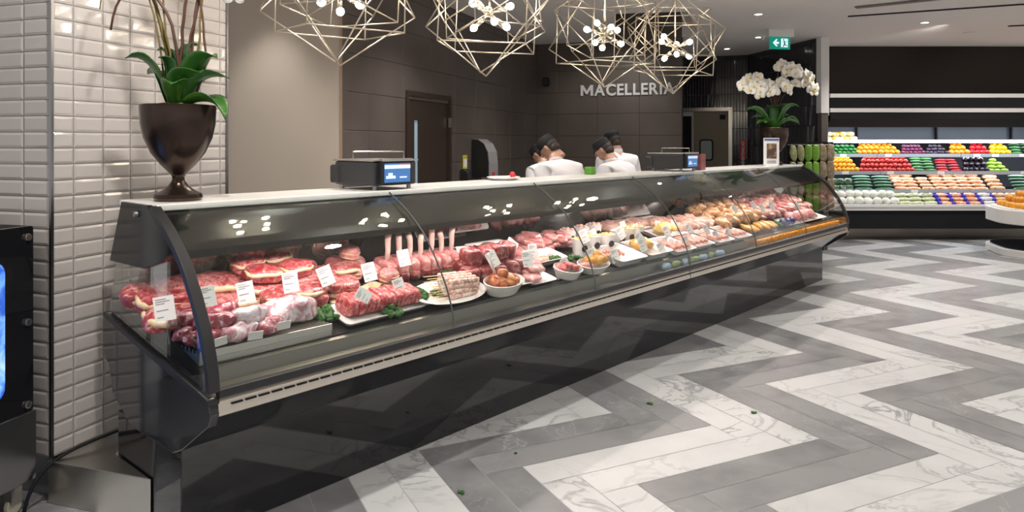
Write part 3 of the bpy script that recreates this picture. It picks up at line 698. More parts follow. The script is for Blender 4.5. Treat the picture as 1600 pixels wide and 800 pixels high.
ME['fatslab'] = lump(.10, .05, .012, .3, 12, .6, 95).mesh('fat', M['fat'], True)
for i, (s, d, z) in enumerate([(.85, .10, 0), (.44, .12, .0), (.52, .42, .08), (1.02, .16, 0)]):
    put('fatslab', 'fat_slab', s, d, deckz(d)+z, ['yellow fat edge under the steaks above the sliced beef tray', 'yellow fat slab behind the largest wrapped joint', 'yellow fat slab beside the top crimson steak', 'yellow fat slab under the tied roasts'][i], 'fat', None, R.uniform(-.4, .4))
put('thick1', 'beef_steak', .50, .40, deckz(.40)+.135, 'bright crimson square steak, topmost of the near stack', 'steak', None, .2, True, (.85, .9, 1.2))
# tied round roasts
ME['roll'] = MB().ball((0, 0, .045), (.052, .052, .042), 20, 10, amp=.1, e=.7).mesh('roast', M['pork'], True)
ME['string'] = MB().lathe([(.0525, .030), (.0555, .033), (.0525, .036)], 20).lathe([(.0525, .052), (.0555, .055), (.0525, .058)], 20).mesh('string', M['fat'], True)
for i, (s, d, z) in enumerate([(.98, .42, 0), (1.09, .40, 0), (1.0, .30, 0), (1.11, .28, 0), (1.20, .30, .0), (1.03, .36, .075), (1.16, .20, .0)]):
    t = put('roll', 'rolled_roast', s, d, deckz(d)+z, 'small tied round pink roast left of the standing rib rack', 'roast', 'tied roasts beside the rib rack', R.uniform(0, 3))
    inst('string', ME['string'], parent=t)
# frenched rib rack with standing bones
for i in range(7):
    s = 1.19+i*.078; d = .27
    ME['rib'] = ME.get('rib') or lump(.037, .075, .052, .12, 14, .42, 97).mesh('rib', M['pork'], True)
    t = put('rib', 'rib_chop', s, d, deckz(d), 'thick frenched rib chop with a standing white bone, in the tall rack', 'rib chop', 'standing rib rack', 0, True)
    ME['bone%d' % (i % 3)] = ME.get('bone%d' % (i % 3)) or MB().tube([(0, .0, .08), (.006, .01, .13), (.0, .02, .18), (-.01*(i % 3), .02, .215)], [.012, .014, .016, .017], 8).mesh('bone', M['bone'], True)
    inst('bone', ME['bone%d' % (i % 3)], parent=t, scale=(1, 1, R.uniform(1.0, 1.18)))
    ME['lean'] = ME.get('lean') or lump(.036, .03, .026, .1, 14, .5, 99).mesh('lean', M['beefdark'], True)
    inst('lean_face', ME['lean'], parent=t, loc=(0, -.058, .0))
# trays and dishes
def tray_rect(L, Wd, h, flare=.02, t=.005, r=.02):
    b = MB(); k = 6
    def ring(l, w, z, rr): return [(x, y, z) for x, y in rrect(0, 0, l, w, rr, k)]
    n = 4*(k+1)
    rings = [ring(L-2*flare, Wd-2*flare, 0, r), ring(L, Wd, h, r+flare*.5), ring(L+.012, Wd+.012, h+.002, r+flare*.5), ring(L-2*t-.002, Wd-2*t-.002, h-.001, r), ring(L-2*flare-2*t, Wd-2*flare-2*t, t, r*.8)]
    vv = [v for q in rings for v in q]; fs = [tuple(range(n))[::-1], tuple(range(4*n, 5*n))]
    for a in range(4): fs += [(a*n+i, a*n+(i+1) % n, (a+1)*n+(i+1) % n, (a+1)*n+i) for i in range(n)]
    return b.add(vv, fs)
def bowl_oval(rx, ry, h, t=.006):
    return MB().lathe([(.55*rx, 0), (.75*rx, .01), (.95*rx, h*.8), (rx, h), (rx-t, h+.002), (.9*rx, h*.75), (.7*rx, .012), (.0001, .010)], 36, sy=ry/rx)
def dish(mb, name, s, d, dz, label, cat='tray', rz=0, m='platter', tilt=True, group=None):
    me = mb.mesh(name, M[m], 35); ME['_d'] = me
    return put('_d', name, s, d, deckz(d)+dz, label, cat, group, rz, tilt)
# sliced beef tray
dish(tray_rect(.50, .19, .018, .012), 'serving_tray', .93, -.015, .0, 'thin pale tray under the fan of sliced beef', rz=.04)
ME['slice'] = lump(.016, .068, .042, .15, 20, .6, 101).mesh('slice', M['crimson'], True)
for i in range(17):
    put('slice', 'beef_slice', .74+i*.024, -.01+R.uniform(-.006, .006), deckz(-.01)+.010, 'thin raw beef slice standing in the fanned row on the pale tray', 'beef slice', 'fanned beef slices', 0, True, (1, R.uniform(.9, 1), R.uniform(.9, 1.05)), roll=0)
# white oval platter of cubed skewers
dish(bowl_oval(.25, .135, .034), 'oval_platter', 1.37, -.04, -.0, 'wide white oval platter carrying the stacked cubed skewers', rz=.05)
ME['cube'] = ramp = None
CUB = ramp_mat('cubed bacon meat', [(0, (.42, .14, .12)), (.48, (.62, .34, .28)), (.56, (.78, .62, .54)), (.8, (.82, .72, .66))], 55, rough=.35, bump=.5)
for r_ in range(4):
    for l in range(4):
        b = MB()
        key = 'skew%d' % ((r_+l) % 2)
        if key not in ME:
            for j in range(8): b.ball((-.085+j*.0245, 0, .012), (.0135, .0125, .0125), 8, 6, amp=.3, fr=60, e=.5, seed=j)
            ME[key] = b.mesh('skewer', CUB, True); ME[key+'s'] = MB().tube([(-.19, .0, .014), (-.07, 0, .013)], .0022, 6).mesh('stick', M['stick'], True)
        s = 1.43+R.uniform(-.006, .006); d = -.09+r_*.028
        t = put(key, 'meat_skewer', s, d, deckz(d)+.012+l*.024, 'skewer of small bacon coloured cubes stacked on the white oval platter', 'skewer', 'cubed skewers on the oval platter', R.uniform(-.06, .06)-.05*l)
        inst('stick', ME[key+'s'], parent=t)
g = 'kale garnish'
def kale(px, py, lab, sc=1, up=.0, d=None):
    s, dd = dk(px, py)
    put('kale'+str(R.randrange(4)), 'kale_garnish', s, dd, deckz(dd)+up, lab, 'garnish', None, R.random()*6, True, (sc, sc, sc))
for a in [(508, 497, 'curly green kale tuft at the right of the largest wrapped joint', 1.15), (612, 492, 'curly green kale tuft on the front corner of the sliced beef tray', 1.0), (652, 466, 'green kale garnish under the skewer sticks', 1.1), (684, 462, 'green kale sprig between skewer sticks and cubed meat', .8),
          (606, 455, 'green kale sprig in front of the rib rack, left', .8), (700, 438, 'green kale garnish between rib rack and red fillets', 1.1), (757, 405, 'small kale sprig in the white dish behind the dark fillets', .9), (868, 410, 'kale sprig behind the bright red mince dish', 1.0),
          (846, 390, 'kale sprig in the back white tray beyond the pink cuts', .9), (902, 412, 'kale bunch in front of the paper tubs', 1.2), (1010, 402, 'tiny kale sprig on the orange patties', .5), (1216, 352, 'green parsley bunch among the poultry at far end', 1.0), (1246, 357, 'small green sprig beside the far lamb shanks', .7)]:
    kale(a[0], a[1], a[2], a[3])
# red rolled mince tubes behind
for i in range(9):
    ME['tube'] = ME.get('tube') or MB().tube([(0, -.13, .022), (0, -.06, .024), (.004, .02, .024), (0, .10, .022)], [.016, .022, .022, .014], 10).mesh('tube', M['crimson'], True)
    put('tube', 'pork_fillet', 1.72+i*.036, .30, deckz(.30)+.012, 'long pink red fillet lying front to back beside the rib rack', 'fillet', 'row of red fillets', .15)
dish(tray_rect(.40, .34, .025), 'serving_tray', 1.86, .28, 0, 'white tray holding the row of long red fillets')
# dark fillet blocks
dish(tray_rect(.42, .30, .02), 'serving_tray', 1.80, .03, 0.002, 'white tray under the tall dark fillet blocks')
for i, (s, d, l) in enumerate([(1.58, .02, 0), (1.68, .01, 0), (1.79, .02, 0), (1.90, .02, 0), (1.99, .04, 0), (1.62, .12, 0), (1.73, .12, 0), (1.84, .13, 0), (1.95, .13, 0), (1.62, .06, .085), (1.73, .05, .085), (1.84, .06, .085), (1.94, .07, .08)]):
    put('dark%d' % (i % 4), 'fillet_block', s, d, deckz(d)+.008+l, 'tall dark red fillet block piled behind the oval dish of marinated pieces', 'fillet', 'dark fillet blocks', R.uniform(-.6, .6), True, (1, 1, .9))
dish(bowl_oval(.155, .085, .075), 'oval_dish', 1.70, -.115, .0, 'deep white oval dish heaped with dark marinated pieces', 'dish', rz=.1)
for i in range(16):
    a = R.random()*6.28; r = R.random()**.5; l = (1-r)*.055
    put('marin%d' % (i % 4), 'marinated_piece', 1.70+.10*r*math.cos(a), -.115+.05*r*math.sin(a), deckz(-.125)+.035+l, 'brown marinated meat piece heaped in the deep oval dish beside the skewers', 'meat piece', 'marinated pieces', R.random()*6)
b = MB(); b.tube([(0, 0, 0), (-.05, .02, .10), (-.085, .03, .16)], [.010, .007, .008], 8); me = b.mesh('spoon_handle', M['platter'], True); ME['sp'] = me
put('sp', 'serving_spoon', 1.68, -.10, deckz(-.1)+.06, 'white spoon handle sticking out of the marinated pieces', 'spoon')
# steak tray and red mince dish
dish(tray_rect(.22, .16, .02), 'serving_tray', 2.05, -.06, 0, 'white rectangular tray with overlapping marbled steaks')
for i in range(4): put('pork%d' % i, 'marbled_steak', 2.0+.035*i, -.08+.04*(i % 2)+.02*i, deckz(-.08)+.012+.022*i, 'marbled pink steak overlapping others on the small white tray', 'steak', 'marbled steaks on the small tray', R.uniform(-.4, .4), True, (1.05, 1.05, .8))
dish(bowl_oval(.105, .085, .065), 'round_dish', 2.29, -.11, 0, 'deep white dish of bright red diced beef', 'dish')
for i in range(22):
    a = R.random()*6.28; r = R.random()**.5
    put('thick%d' % (i % 4), 'diced_beef', 2.29+.075*r*math.cos(a), -.11+.055*r*math.sin(a), deckz(-.1)+.04+.03*(1-r), 'bright red beef dice in the deep white dish', 'beef dice', 'red diced beef', R.random()*6, True, (.3, .3, .4))
# white square dish + pork cut, behind
dish(tray_rect(.34, .26, .045, .03), 'serving_dish', 2.10, .30, 0, 'white square dish behind the dark fillets with red cuts inside')
for i in range(9): put('pork%d' % (i % 4), 'pork_cut', 2.0+.10*(i % 3), .22+.075*(i//3), deckz(.2)+.03+.03*(i % 2), 'pink red cut in the white square dish behind the dark fillets', 'pork', 'cuts in the square dish', R.random()*6)
dish(tray_rect(.34, .18, .045, .03), 'serving_dish', 2.33, .13, 0, 'white flared dish of pale minced strips behind the steak tray')
for i in range(10): put('pale%d' % (i % 4), 'meat_strip', 2.21+.026*i, .13+R.uniform(-.03, .03), deckz(.1)+.012, 'pale pink strip in the white flared dish', 'meat strip', 'strips in the flared dish', R.random()*6, True, (.5, .5, .5))
for i in range(26):
    s = 2.38+.075*(i % 6)+R.uniform(-.02, .02); d = .26+.06*(i//6 % 3); l = i//18
    put('pork%d' % (i % 4), 'pork_slice', s, d, deckz(d)+.01+.035*l+.02*(i % 2), 'pink pork slice spread in the wide heap left of the paper tubs', 'pork', 'wide heap of pork slices', R.random()*6, True, (1.05, 1, 1))
# paper tubs with black round logo spot
for i, (s, d, c) in enumerate([(2.72, .10, 'mash'), (2.88, .11, 'mash'), (3.04, .10, 'mash'), (3.23, .13, 'omix'), (3.37, .14, 'mash'), (3.51, .15, 'mash'), (2.80, .26, 'pale'), (2.97, .27, 'pale'), (3.14, .28, 'pale')]):
    labs = ['nearest white paper tub with a round dark mark, pale filling', 'second white paper tub in the front row, pale filling', 'third white paper tub in the front row, creamy filling', 'white paper tub of yellow pieces with a round dark mark, left of a pair',
            'white paper tub of yellow pieces, middle of the trio', 'rightmost front paper tub with yellow filling', 'back row paper tub, leftmost', 'back row paper tub, middle', 'back row paper tub, rightmost']
    t = thing('paper_tub', labs[i], 'tub', Wc(s, d, deckz(d)), rot=(0, 0, CA))
    MB().lathe([(.046, 0), (.058, .115), (.061, .118), (.058, .120), (.056, .115), (.050, .09), (.0001, .09)], 24).build('cup', M['platter'], t, smooth=35)
    b = MB(); q = rrect(0, .062, .046, .046, .0228, 6); plate(b, Vector((0, 0, 0)), Vector((1, 0, 0)), Vector((0, -1, 0)), q, .0462, .0492); b.build('round_mark', M['blacksoft'], t, rot=(.1, 0, -.3))
    b = MB()
    for j in range(9):
        a = j*.7; b.ball((.03*math.cos(a), .03*math.sin(a), .105+.012*(j % 2)), (.02, .018, .016), 8, 6, amp=.4, fr=40, seed=j+i)
    b.build('filling', M[{'mash': 'mash', 'omix': 'fat', 'pale': 'pale'}[c]], t, smooth=True)
# front dishes
dish(bowl_oval(.15, .085, .06), 'oval_dish', 2.56, -.11, 0, 'white oval dish shared by a few pink cubes and orange marinated meat', 'dish', rz=.05)
for i in range(16):
    a = R.random()*6.28; r = R.random()**.5
    put('omix%d' % (i % 4), 'marinated_chicken', 2.61+.07*r*math.cos(a), -.11+.05*r*math.sin(a), deckz(-.1)+.04+.045*(1-r), 'orange herb marinated chunk in the white oval dish beside the pink cubes', 'chicken', 'orange marinated chunks', R.random()*6)
for i in range(6): put('pork%d' % (i % 4), 'pork_cube', 2.47+.02*(i % 3), -.13+.03*(i//3), deckz(-.1)+.035, 'small pink cube at the left of the oval dish', 'pork', 'pink cubes in the oval dish', R.random()*6, True, (.35, .4, .6))
names = ['long white rectangular dish with small sausages and empty front half', 'white rectangular dish with two orange herb patties']
dish(tray_rect(.33, .26, .055, .035), 'serving_dish', 2.97, -.04, 0, names[0])
for i in range(14): put('saus%d' % (i % 4), 'small_sausage', 2.90+.03*(i % 5), -.03+.035*(i//5), deckz(0)+.014+.015*(i//7), 'short reddish sausage in the half empty white dish', 'sausage', 'sausages in the half empty dish', R.random()*6, True, (.5, .9, .9))
dish(tray_rect(.33, .26, .055, .035), 'serving_dish', 3.33, -.04, 0, names[1])
ME['patty'] = lump(.06, .06, .038, .35, 26, .9, 111, 22, 12).mesh('patty', M['orangemix'], True)
put('patty', 'stuffed_patty', 3.28, .0, deckz(0)+.02, 'left orange herb coated ball in the white dish', 'patty'); put('patty', 'stuffed_patty', 3.40, .02, deckz(0)+.02, 'right orange herb coated ball in the white dish', 'patty', rz=2)
for r_, (sc_, dc, gl, nn, lab) in enumerate([(3.70, -.04, 0, 12, 'brown red sausage in the first sausage tray beside the orange patties'), (4.03, -.03, 0, 14, 'long pink sausage in the second sausage tray'), (4.38, -.04, 0, 14, 'short red sausage tied in a coil on the third sausage tray'), (4.73, -.04, 0, 14, 'pale pink sausage on the fourth sausage tray')]):
    dish(tray_rect(.30, .27, .035, .02), 'sausage_tray', sc_, dc, 0, ['first', 'second', 'third', 'fourth'][r_]+' white sausage tray from the orange patties', 'tray')
    for i in range(nn):
        put('saus%d' % (i % 4), 'sausage', sc_-.10+.034*(i % 7), dc-.05+.10*(i//7), deckz(dc)+.012+.004*(i % 2), lab, 'sausage', lab.replace('sausage', 'sausages', 1), PI/2+R.uniform(-.15, .15), True, (1.0, 1.15, 1.1))
for i in range(14):
    a = R.random()*6.28; r = R.random()**.5
    put('mash%d' % (i % 4), 'yellow_chicken', 3.95+.13*r*math.cos(a), .16+.06*r*math.sin(a), deckz(.2)+.02+.02*(1-r), 'bright yellow marinated piece heaped behind the sausages', 'chicken', 'yellow marinated pieces', R.random()*6, True, (1.3, 1.3, 1.3))
dish(tray_rect(.5, .25, .03), 'serving_tray', 4.0, .20, 0, 'white tray of pale poultry and yellow marinated pieces')
dish(tray_rect(.6, .2, .03), 'serving_tray', 4.0, .38, 0, 'white tray of pale poultry cuts against the rear doors')
for i in range(20): s = 3.40+.075*(i % 12); d = .34+.06*(i//12); put('pale%d' % (i % 4), 'poultry_cut', s, d, deckz(d)+.015, 'pale pink poultry cut in the back tray behind the paper tubs', 'poultry', 'poultry in the back tray', R.random()*6)
for i in range(22): s = 4.25+.065*(i % 8); d = .14+.07*(i//8); put('pale%d' % (i % 4), 'chicken_piece', s, d, deckz(d)+.01+.02*(i % 2), 'pale chicken piece between the yellow pieces and the golden packs', 'chicken', 'pale chicken pieces', R.random()*6)
GOLD = ramp_mat('golden chicken in wrap', [(0, (.22, .06, .02)), (.42, (.42, .19, .07)), (.54, (.58, .36, .18)), (.62, (.72, .62, .50)), (.7, (.5, .26, .1))], 20, detail=8, distort=1.3, rough=.12, bump=.9, bscale=40)
for i in range(4): ME['gold%d' % i] = lump(.085, .06, .045, .35, 16, .8, 120+i, 22, 12).mesh('chicken', GOLD, True)
for i in range(24): s = 4.84+.10*(i % 8); d = .10+.14*(i//8); put('gold%d' % (i % 4), 'wrapped_chicken', s, d, deckz(d)+.008+.035*(i % 2), 'golden brown marinated whole chicken in glossy wrap toward the far end', 'chicken', 'golden wrapped chickens', R.random()*6)
for i in range(6): s = 5.05+.11*i; put('omix%d' % (i % 4), 'herb_skewer', s, -.06, deckz(-.06)+.008, 'herb and pepper coated kebab in the tray at the far front of the deck', 'kebab', 'herb coated kebabs', R.uniform(-.3, .3)+1.2, True, (2.4, 1, 1.1))
for i in range(64): s = 5.66+.088*(i % 16)+R.uniform(-.03, .03); d = .08+.11*(i//16); put(('pork', 'pale', 'steak', 'pork', 'pale')[i % 5]+str(i % 4), 'lamb_cut', s, d, deckz(d)+.02+.04*(i % 2), 'pink lamb cut in the mixed heap at the far end of the case', 'lamb', 'lamb cuts at the far end', R.random()*6, True, (.95, .85, 1.15))
ME['shank'] = MB().tube([(-.10, 0, .03), (-.03, 0, .036), (.05, 0, .028), (.12, 0, .016)], [.012, .036, .026, .010], 12).mesh('shank', M['pork'], True)
ME['navy'] = lump(.05, .028, .03, .2, 16, .7, 130).mesh('label', mat('navy blue wrap', (.03, .03, .13), .3), True)
for i in range(8):
    put('shank', 'lamb_shank', 6.15+.085*i, -.02+.03*(i % 2), deckz(0)+.012, 'whole lamb shank lying on the far front tray', 'lamb shank', 'lamb shanks', 1.3+R.uniform(-.3, .3), True, (1.1, 1.1, 1.1))
for i in range(3): put('navy', 'blue_pack', 5.80+.12*i, -.08, deckz(-.08)+.01, ['first dark blue wrapped piece before the lamb shanks', 'second dark blue wrapped piece before the lamb shanks', 'dark blue wrapped piece nearest the far shanks'][i], 'meat pack', None, .6)
dish(tray_rect(1.1, .16, .02), 'serving_tray', 6.4, -.05, 0, 'long white tray under the lamb shanks at the far end')
# orange blobs added on the low ledge in place of reflected oranges
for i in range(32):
    ME['pk'] = ME.get('pk') or lump(.03, .022, .028, .3, 40, .6, 140).mesh('blob', M['tomato'], True)
    put('pk', 'reflection_blob', 4.98+.068*i, -.195, .642, 'small orange packet standing in for reflected oranges along the low front ledge', 'blob', 'orange reflection blobs on the low ledge', R.uniform(-.3, .3), False, (1.1, 1, 1))
for i in range(7):  # blue and green blobs added on the ledge in place of reflections
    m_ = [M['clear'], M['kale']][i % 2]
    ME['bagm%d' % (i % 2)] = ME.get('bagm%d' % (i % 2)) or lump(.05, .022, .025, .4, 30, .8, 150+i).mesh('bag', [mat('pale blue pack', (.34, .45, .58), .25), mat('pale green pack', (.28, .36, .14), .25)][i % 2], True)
    put('bagm%d' % (i % 2), 'pale_reflection_blob', 3.35+.14*i, -.195, .642, ['pale blue', 'pale green'][i % 2]+' blob standing in for a reflection on the low front ledge under the sausage trays', 'bag', ['blue', 'green'][i % 2]+' sealed bags on the low ledge', R.uniform(-.4, .4), False)
# price cards
CARD = MB().box((0, 0, 0), (.070, .0016, .090)).mesh('card_face', M['card'])
b = MB()
for z_, w_ in ((.034, .036), (.026, .048), (.018, .030), (-.006, .04), (-.030, .022)): b.box((-.004+(w_-.048)/2, -.0012, z_), (w_, .0008, .0032))
PRN = b.mesh('printed_lines', M['ink'])
PIN = MB().tube([(0, .002, 0), (0, .004, -1)], .0016, 6).mesh('pin', M['clear'])
def card(px, py, d, roll, lab, sc=1.0):
    d = max(d-.11, -.10) if px < 900 else (max(d-.17, -.11) if px < 1130 else max(d-.36, -.09))
    s, d, z = at_d(px, py, d)
    t = thing('price_card', 'white price card '+lab, 'price card', Wc(s, d, z), rot=(Matrix.Rotation(CA-.22, 4, 'Z') @ Matrix.Rotation(-.30, 4, 'X') @ Matrix.Rotation(math.radians(roll), 4, 'Y')).to_euler())
    inst('card_face', CARD, parent=t, scale=(sc, 1, sc)); inst('printed_lines', PRN, parent=t, scale=(sc, 1, sc))
    l = max(z-deckz(d)-.05, .02); inst('pin', PIN, (0, 0, -.03), parent=t, scale=(1, 1, min(l, .10)))
for a in [(257, 482, .02, -4, 'standing in the leftmost beef behind the side glass'), (324, 463, .10, -6, 'behind the vacuum packs, second from the left', .9), (384, 457, .16, -6, 'in front of the near steak stack, third from the left'), (454, 441, .18, -3, 'in the middle of the steak rows'),
          (509, 431, .2, -16, 'tilted among the steaks left of the tied roasts'), (577, 425, .2, -8, 'in front of the tied roasts'), (631, 403, .24, -6, 'in the rib rack between standing bones', .95), (624, 447, .08, -14, 'leaning before the rib rack above the skewer sticks', .85), (568, 461, .02, -55, 'lying askew on the fanned beef slices', .8),
          (698, 446, .06, -16, 'right behind the cubed skewers'), (722, 397, .33, 4, 'over the row of long red fillets'), (770, 405, .05, -22, 'tilted in the dark fillet blocks, left one'), (785, 392, .2, -30, 'tilted behind the dark fillet blocks'), (800, 382, .3, -50, 'lying across the cuts in the square dish', .9),
          (824, 405, .04, 0, 'at the marbled steaks, front one'), (833, 392, .14, 0, 'behind the marbled steaks', .95), (843, 376, .34, -22, 'in the far side of the pork heap, left', .8), (877, 375, .34, 5, 'against the rear doors over the pork heap', .8), (874, 424, -.08, -12, 'in the bright red diced beef', .95), (884, 413, .02, -20, 'just behind the red diced beef', .9),
          (913, 369, .22, -14, 'over the nearest paper tub'), (928, 367, .32, -18, 'over the back row of paper tubs', .9), (925, 399, -.02, -12, 'before the paper tubs over the orange chunks'), (961, 400, -.03, -8, 'in the half empty sausage dish'), (970, 364, .22, -25, 'over the paired yellow tubs'), (974, 353, .35, -10, 'against the rear doors behind the yellow tubs', .8), (995, 357, .3, -18, 'right of the yellow tubs near the rear doors', .8), (1000, 372, .14, -35, 'tilted past the yellow tubs'),
          (1004, 383, .02, -12, 'behind the orange patties'), (1033, 388, -.02, -20, 'in the first sausage tray'), (1042, 362, .2, -10, 'over the yellow marinated pieces'), (1028, 352, .36, 2, 'against the rear doors above the poultry tray', .8), (1053, 350, .36, 0, 'right of the poultry tray card against the rear doors', .8), (1072, 379, -.02, -14, 'in the second sausage tray'),
          (1077, 358, .18, -28, 'behind the second sausage tray'), (1090, 350, .3, -14, 'over the golden wrapped chicken, left', .9), (1104, 359, .14, -18, 'over the pale chicken pieces, right', .95), (1119, 369, .03, -10, 'in the fourth sausage tray'), (1139, 364, .03, -35, 'tilted before the golden wrapped chicken', .9), (1148, 326, .34, -40, 'in front of the far lamb heap, left', .85), (1177, 321, .34, -22, 'in the far lamb heap, middle', .85), (1191, 325, .32, -25, 'in the far lamb heap, right of middle', .85), (1206, 322, .3, -16, 'over the parsley bunch', 1), (1246, 322, .28, -30, 'at the far end glass', .9)]:
    card(*a)
# ---------------------------------------------------------------- chandeliers over the case
def cube_edges(b, sx, sy, sz, mtx, r):
    c = [Vector((x*sx/2, y*sy/2, z*sz/2)) for x in (-1, 1) for y in (-1, 1) for z in (-1, 1)]
    c = [mtx @ v for v in c]
    for i, j in ((0, 1), (2, 3), (4, 5), (6, 7), (0, 2), (1, 3), (4, 6), (5, 7), (0, 4), (1, 5), (2, 6), (3, 7)):
        b.tube([c[i], c[j]], r, 6)
VD = Vector((1, 1, 1)).rotation_difference(Vector((0, 0, -1))).to_matrix()
chm = {}
def frames():
    b = MB(); cube_edges(b, .46, .46, .46, Matrix.Translation((.012, 0, 0)) @ (Matrix.Rotation(.25, 4, 'Z') @ Matrix.Rotation(.07, 4, 'X') @ VD.to_4x4()), .0042); chm['a'] = b.mesh('frame', M['gold'], True)
    b = MB(); cube_edges(b, .45, .45, .45, Matrix.Translation((-.03, .02, .012)) @ (Matrix.Rotation(1.2, 4, 'Z') @ Matrix.Rotation(-.09, 4, 'Y') @ VD.to_4x4()), .0042); chm['b'] = b.mesh('frame', M['gold'], True)
    b = MB(); cube_edges(b, .50, .50, .42, Matrix.Translation((0, 0, -.02)) @ Matrix.Rotation(.35, 4, 'Z') @ Matrix.Rotation(.05, 4, 'X'), .0042); chm['c'] = b.mesh('frame', M['gold'], True)
    b = MB(); cube_edges(b, .42, .42, .38, Matrix.Translation((0.02, 0, .05)) @ Matrix.Rotation(.95, 4, 'Z') @ Matrix.Rotation(.12, 4, 'Y'), .0038); chm['d'] = b.mesh('frame', M['gold'], True)
    b = MB(); b.tube([(0, 0, .05), (0, 0, 1.2)], .006, 8); b.tube([(0, 0, -.06), (0, 0, .0)], .022, 14); b.tube([(0, 0, -.03), (0, 0, .1)], .006, 8); chm['rod'] = b.mesh('rod', M['gold'], True)
    b = MB(); b.tube([(0, 0, 0), (0, 0, .085)], .007, 8); b.tube([(0, 0, .06), (0, 0, .115)], .013, 10); chm['arm'] = b.mesh('arm', M['gold'], True)
    b = MB(); b.ball((0, 0, .135), (.021, .021, .024), 14, 10); chm['bulb'] = b.mesh('bulb', M['bulb'], True)
frames()
def chandelier(px, d, rz, lab, zc=2.345):
    x = (px-800)/FPX*d
    t = thing('chandelier', lab, 'chandelier', (x, d, zc), rz, 'geometric wire chandeliers')
    for k in 'abcd': inst('wire_cube', chm[k], parent=t)
    r = inst('rod', chm['rod'], parent=t)
    r.scale = (1, 1, (CEIL-zc)/1.2)
    dirs = [(.8, .5, .35), (-.8, .3, .3), (.1, -.9, .25), (.75, -.45, -.5), (-.6, -.55, -.45), (0.05, .75, -.5), (-.25, .6, .7)]
    for v in dirs:
        q = Vector((0, 0, 1)).rotation_difference(Vector(v).normalized()).to_euler()
        a = inst('arm', chm['arm'], (0, 0, -.03), q, parent=t); inst('bulb', chm['bulb'], parent=a)
chandelier(530, 3.7, .25, 'nearest wire cube chandelier with glowing bulbs, in front of the beige wall')
chandelier(765, 4.3, 1.1, 'second wire cube chandelier, in front of the dark tiled wall')
chandelier(945, 5.15, .1, 'third wire cube chandelier, hanging before the start of the wall lettering')
chandelier(1055, 5.85, .7, 'farthest wire cube chandelier, hanging over the end of the wall lettering')
# ---------------------------------------------------------------- vases and orchids on the case top
VP = [(.0001, 0), (.098, 0), (.104, .012), (.100, .028), (.075, .040), (.045, .060), (.028, .085), (.026, .100), (.034, .115), (.075, .155), (.115, .205), (.145, .27), (.158, .33), (.162, .40), (.160, .412), (.150, .412), (.150, .395), (.0001, .39)]
def vase(s, d, lab):
    MB().lathe(VP, 48).build('vase', M['bronze'], smooth=40, loc=Wc(s, d, TOPZ+.001), scale=(.95, .95, 1), label=lab, cat='vase')
def leafmesh(L, w, up, curl, seed):
    b = MB(); n = 9; m = 4; vv = []
    for i in range(n+1):
        t = i/n; x = L*t*(1-.12*t); z = up*L*math.sin(t*1.7)-curl*L*t*t; ww = w*math.sin(PI*min(1, .12+t*.88))**.6*(1-.2*t)
        for j in range(-m, m+1): q = j/m; vv.append((x, ww*q, z+abs(q)**1.5*ww*.5))
    k = 2*m+1
    fs = [(i*k+j, i*k+j+1, (i+1)*k+j+1, (i+1)*k+j) for i in range(n) for j in range(k-1)]
    # give the leaf thickness
    N0 = len(vv); vv += [(x, y, z-.003) for x, y, z in vv]
    fs += [tuple(N0+q for q in f[::-1]) for f in fs]
    bd = [i*k for i in range(n)]; 
    for i in range(n): fs += [(i*k, (i+1)*k, N0+(i+1)*k, N0+i*k), (i*k+k-1, N0+i*k+k-1, N0+(i+1)*k+k-1, (i+1)*k+k-1)]
    b.add(vv, fs); return b
LEAF = [leafmesh(.22, .062, .75, .25, 0).mesh('leaf', M['leaf'], True), leafmesh(.19, .068, .45, .45, 1).mesh('leaf', M['leaf'], True), leafmesh(.18, .052, 1.1, .2, 2).mesh('leaf', M['leafdark'], True)]
def flower_mesh():
    b = MB()
    for a, w, l in ((90, .020, .046), (210, .02, .044), (330, .02, .044), (8, .030, .045), (172, .030, .045)):
        ar = math.radians(a); c = (math.cos(ar)*l*.55, -.004 if l > .044 else 0, math.sin(ar)*l*.55)
        m = Matrix.Translation(c) @ Matrix.Rotation(-ar, 4, 'Y'); o = b.x; b.x = m; b.ball((0, 0, 0), (l*.55, .006, w), 12, 6); b.x = o
    return b.mesh('flower', M['petal'], True)
FL = flower_mesh(); FLC = MB().ball((0, -.012, -.004), (.009, .012, .009), 10, 6).mesh('flower_centre', M['petalc'], True)
def bezier(p, n=16):
    p = [Vector(q) for q in p]; out = []
    for i in range(n+1):
        t = i/n; q = list(p)
        while len(q) > 1: q = [q[j].lerp(q[j+1], t) for j in range(len(q)-1)]
        out.append(q[0])
    return out
def orchid(s, d, lab, stems, leaves, flowers_from, rnd, camside=True, extra=None, fs=1.0):
    t = thing('orchid_plant', lab, 'orchid', Wc(s, d, TOPZ+.40), 0)
    MB().ball((0, 0, .0), (.136, .136, .022), 20, 8, amp=.3, fr=40).build('moss', M['moss'], t, smooth=True)
    for (a, k, sc, lift) in leaves:
        inst('leaf', LEAF[k], (.04*math.cos(a), .04*math.sin(a), .015), (0, -lift, a), (sc, sc, sc), parent=t)
    for (pts, r, m, fl) in stems:
        c = bezier(pts)
        cc = [p+Vector((rnd.uniform(-.004, .004), rnd.uniform(-.004, .004), 0)) for p in c]
        st = MB().tube(cc, [r*(1-.45*i/len(cc)) for i in range(len(cc))], 8).build('stem', M[m], t, smooth=True)
        if fl:
            for i in range(fl):
                q = c[-1-int(i*len(c)*.42/max(fl, 1))]
                o = inst('flower', FL, q+Vector((rnd.uniform(-.03, .03), rnd.uniform(-.05, .0), rnd.uniform(-.03, .03))), (rnd.uniform(-.4, .3), rnd.uniform(-.5, .5), rnd.uniform(-.7, .7)), (fs, fs, fs), parent=t)
                inst('flower_centre', FLC, parent=o)
    return t
rn = random.Random(3)
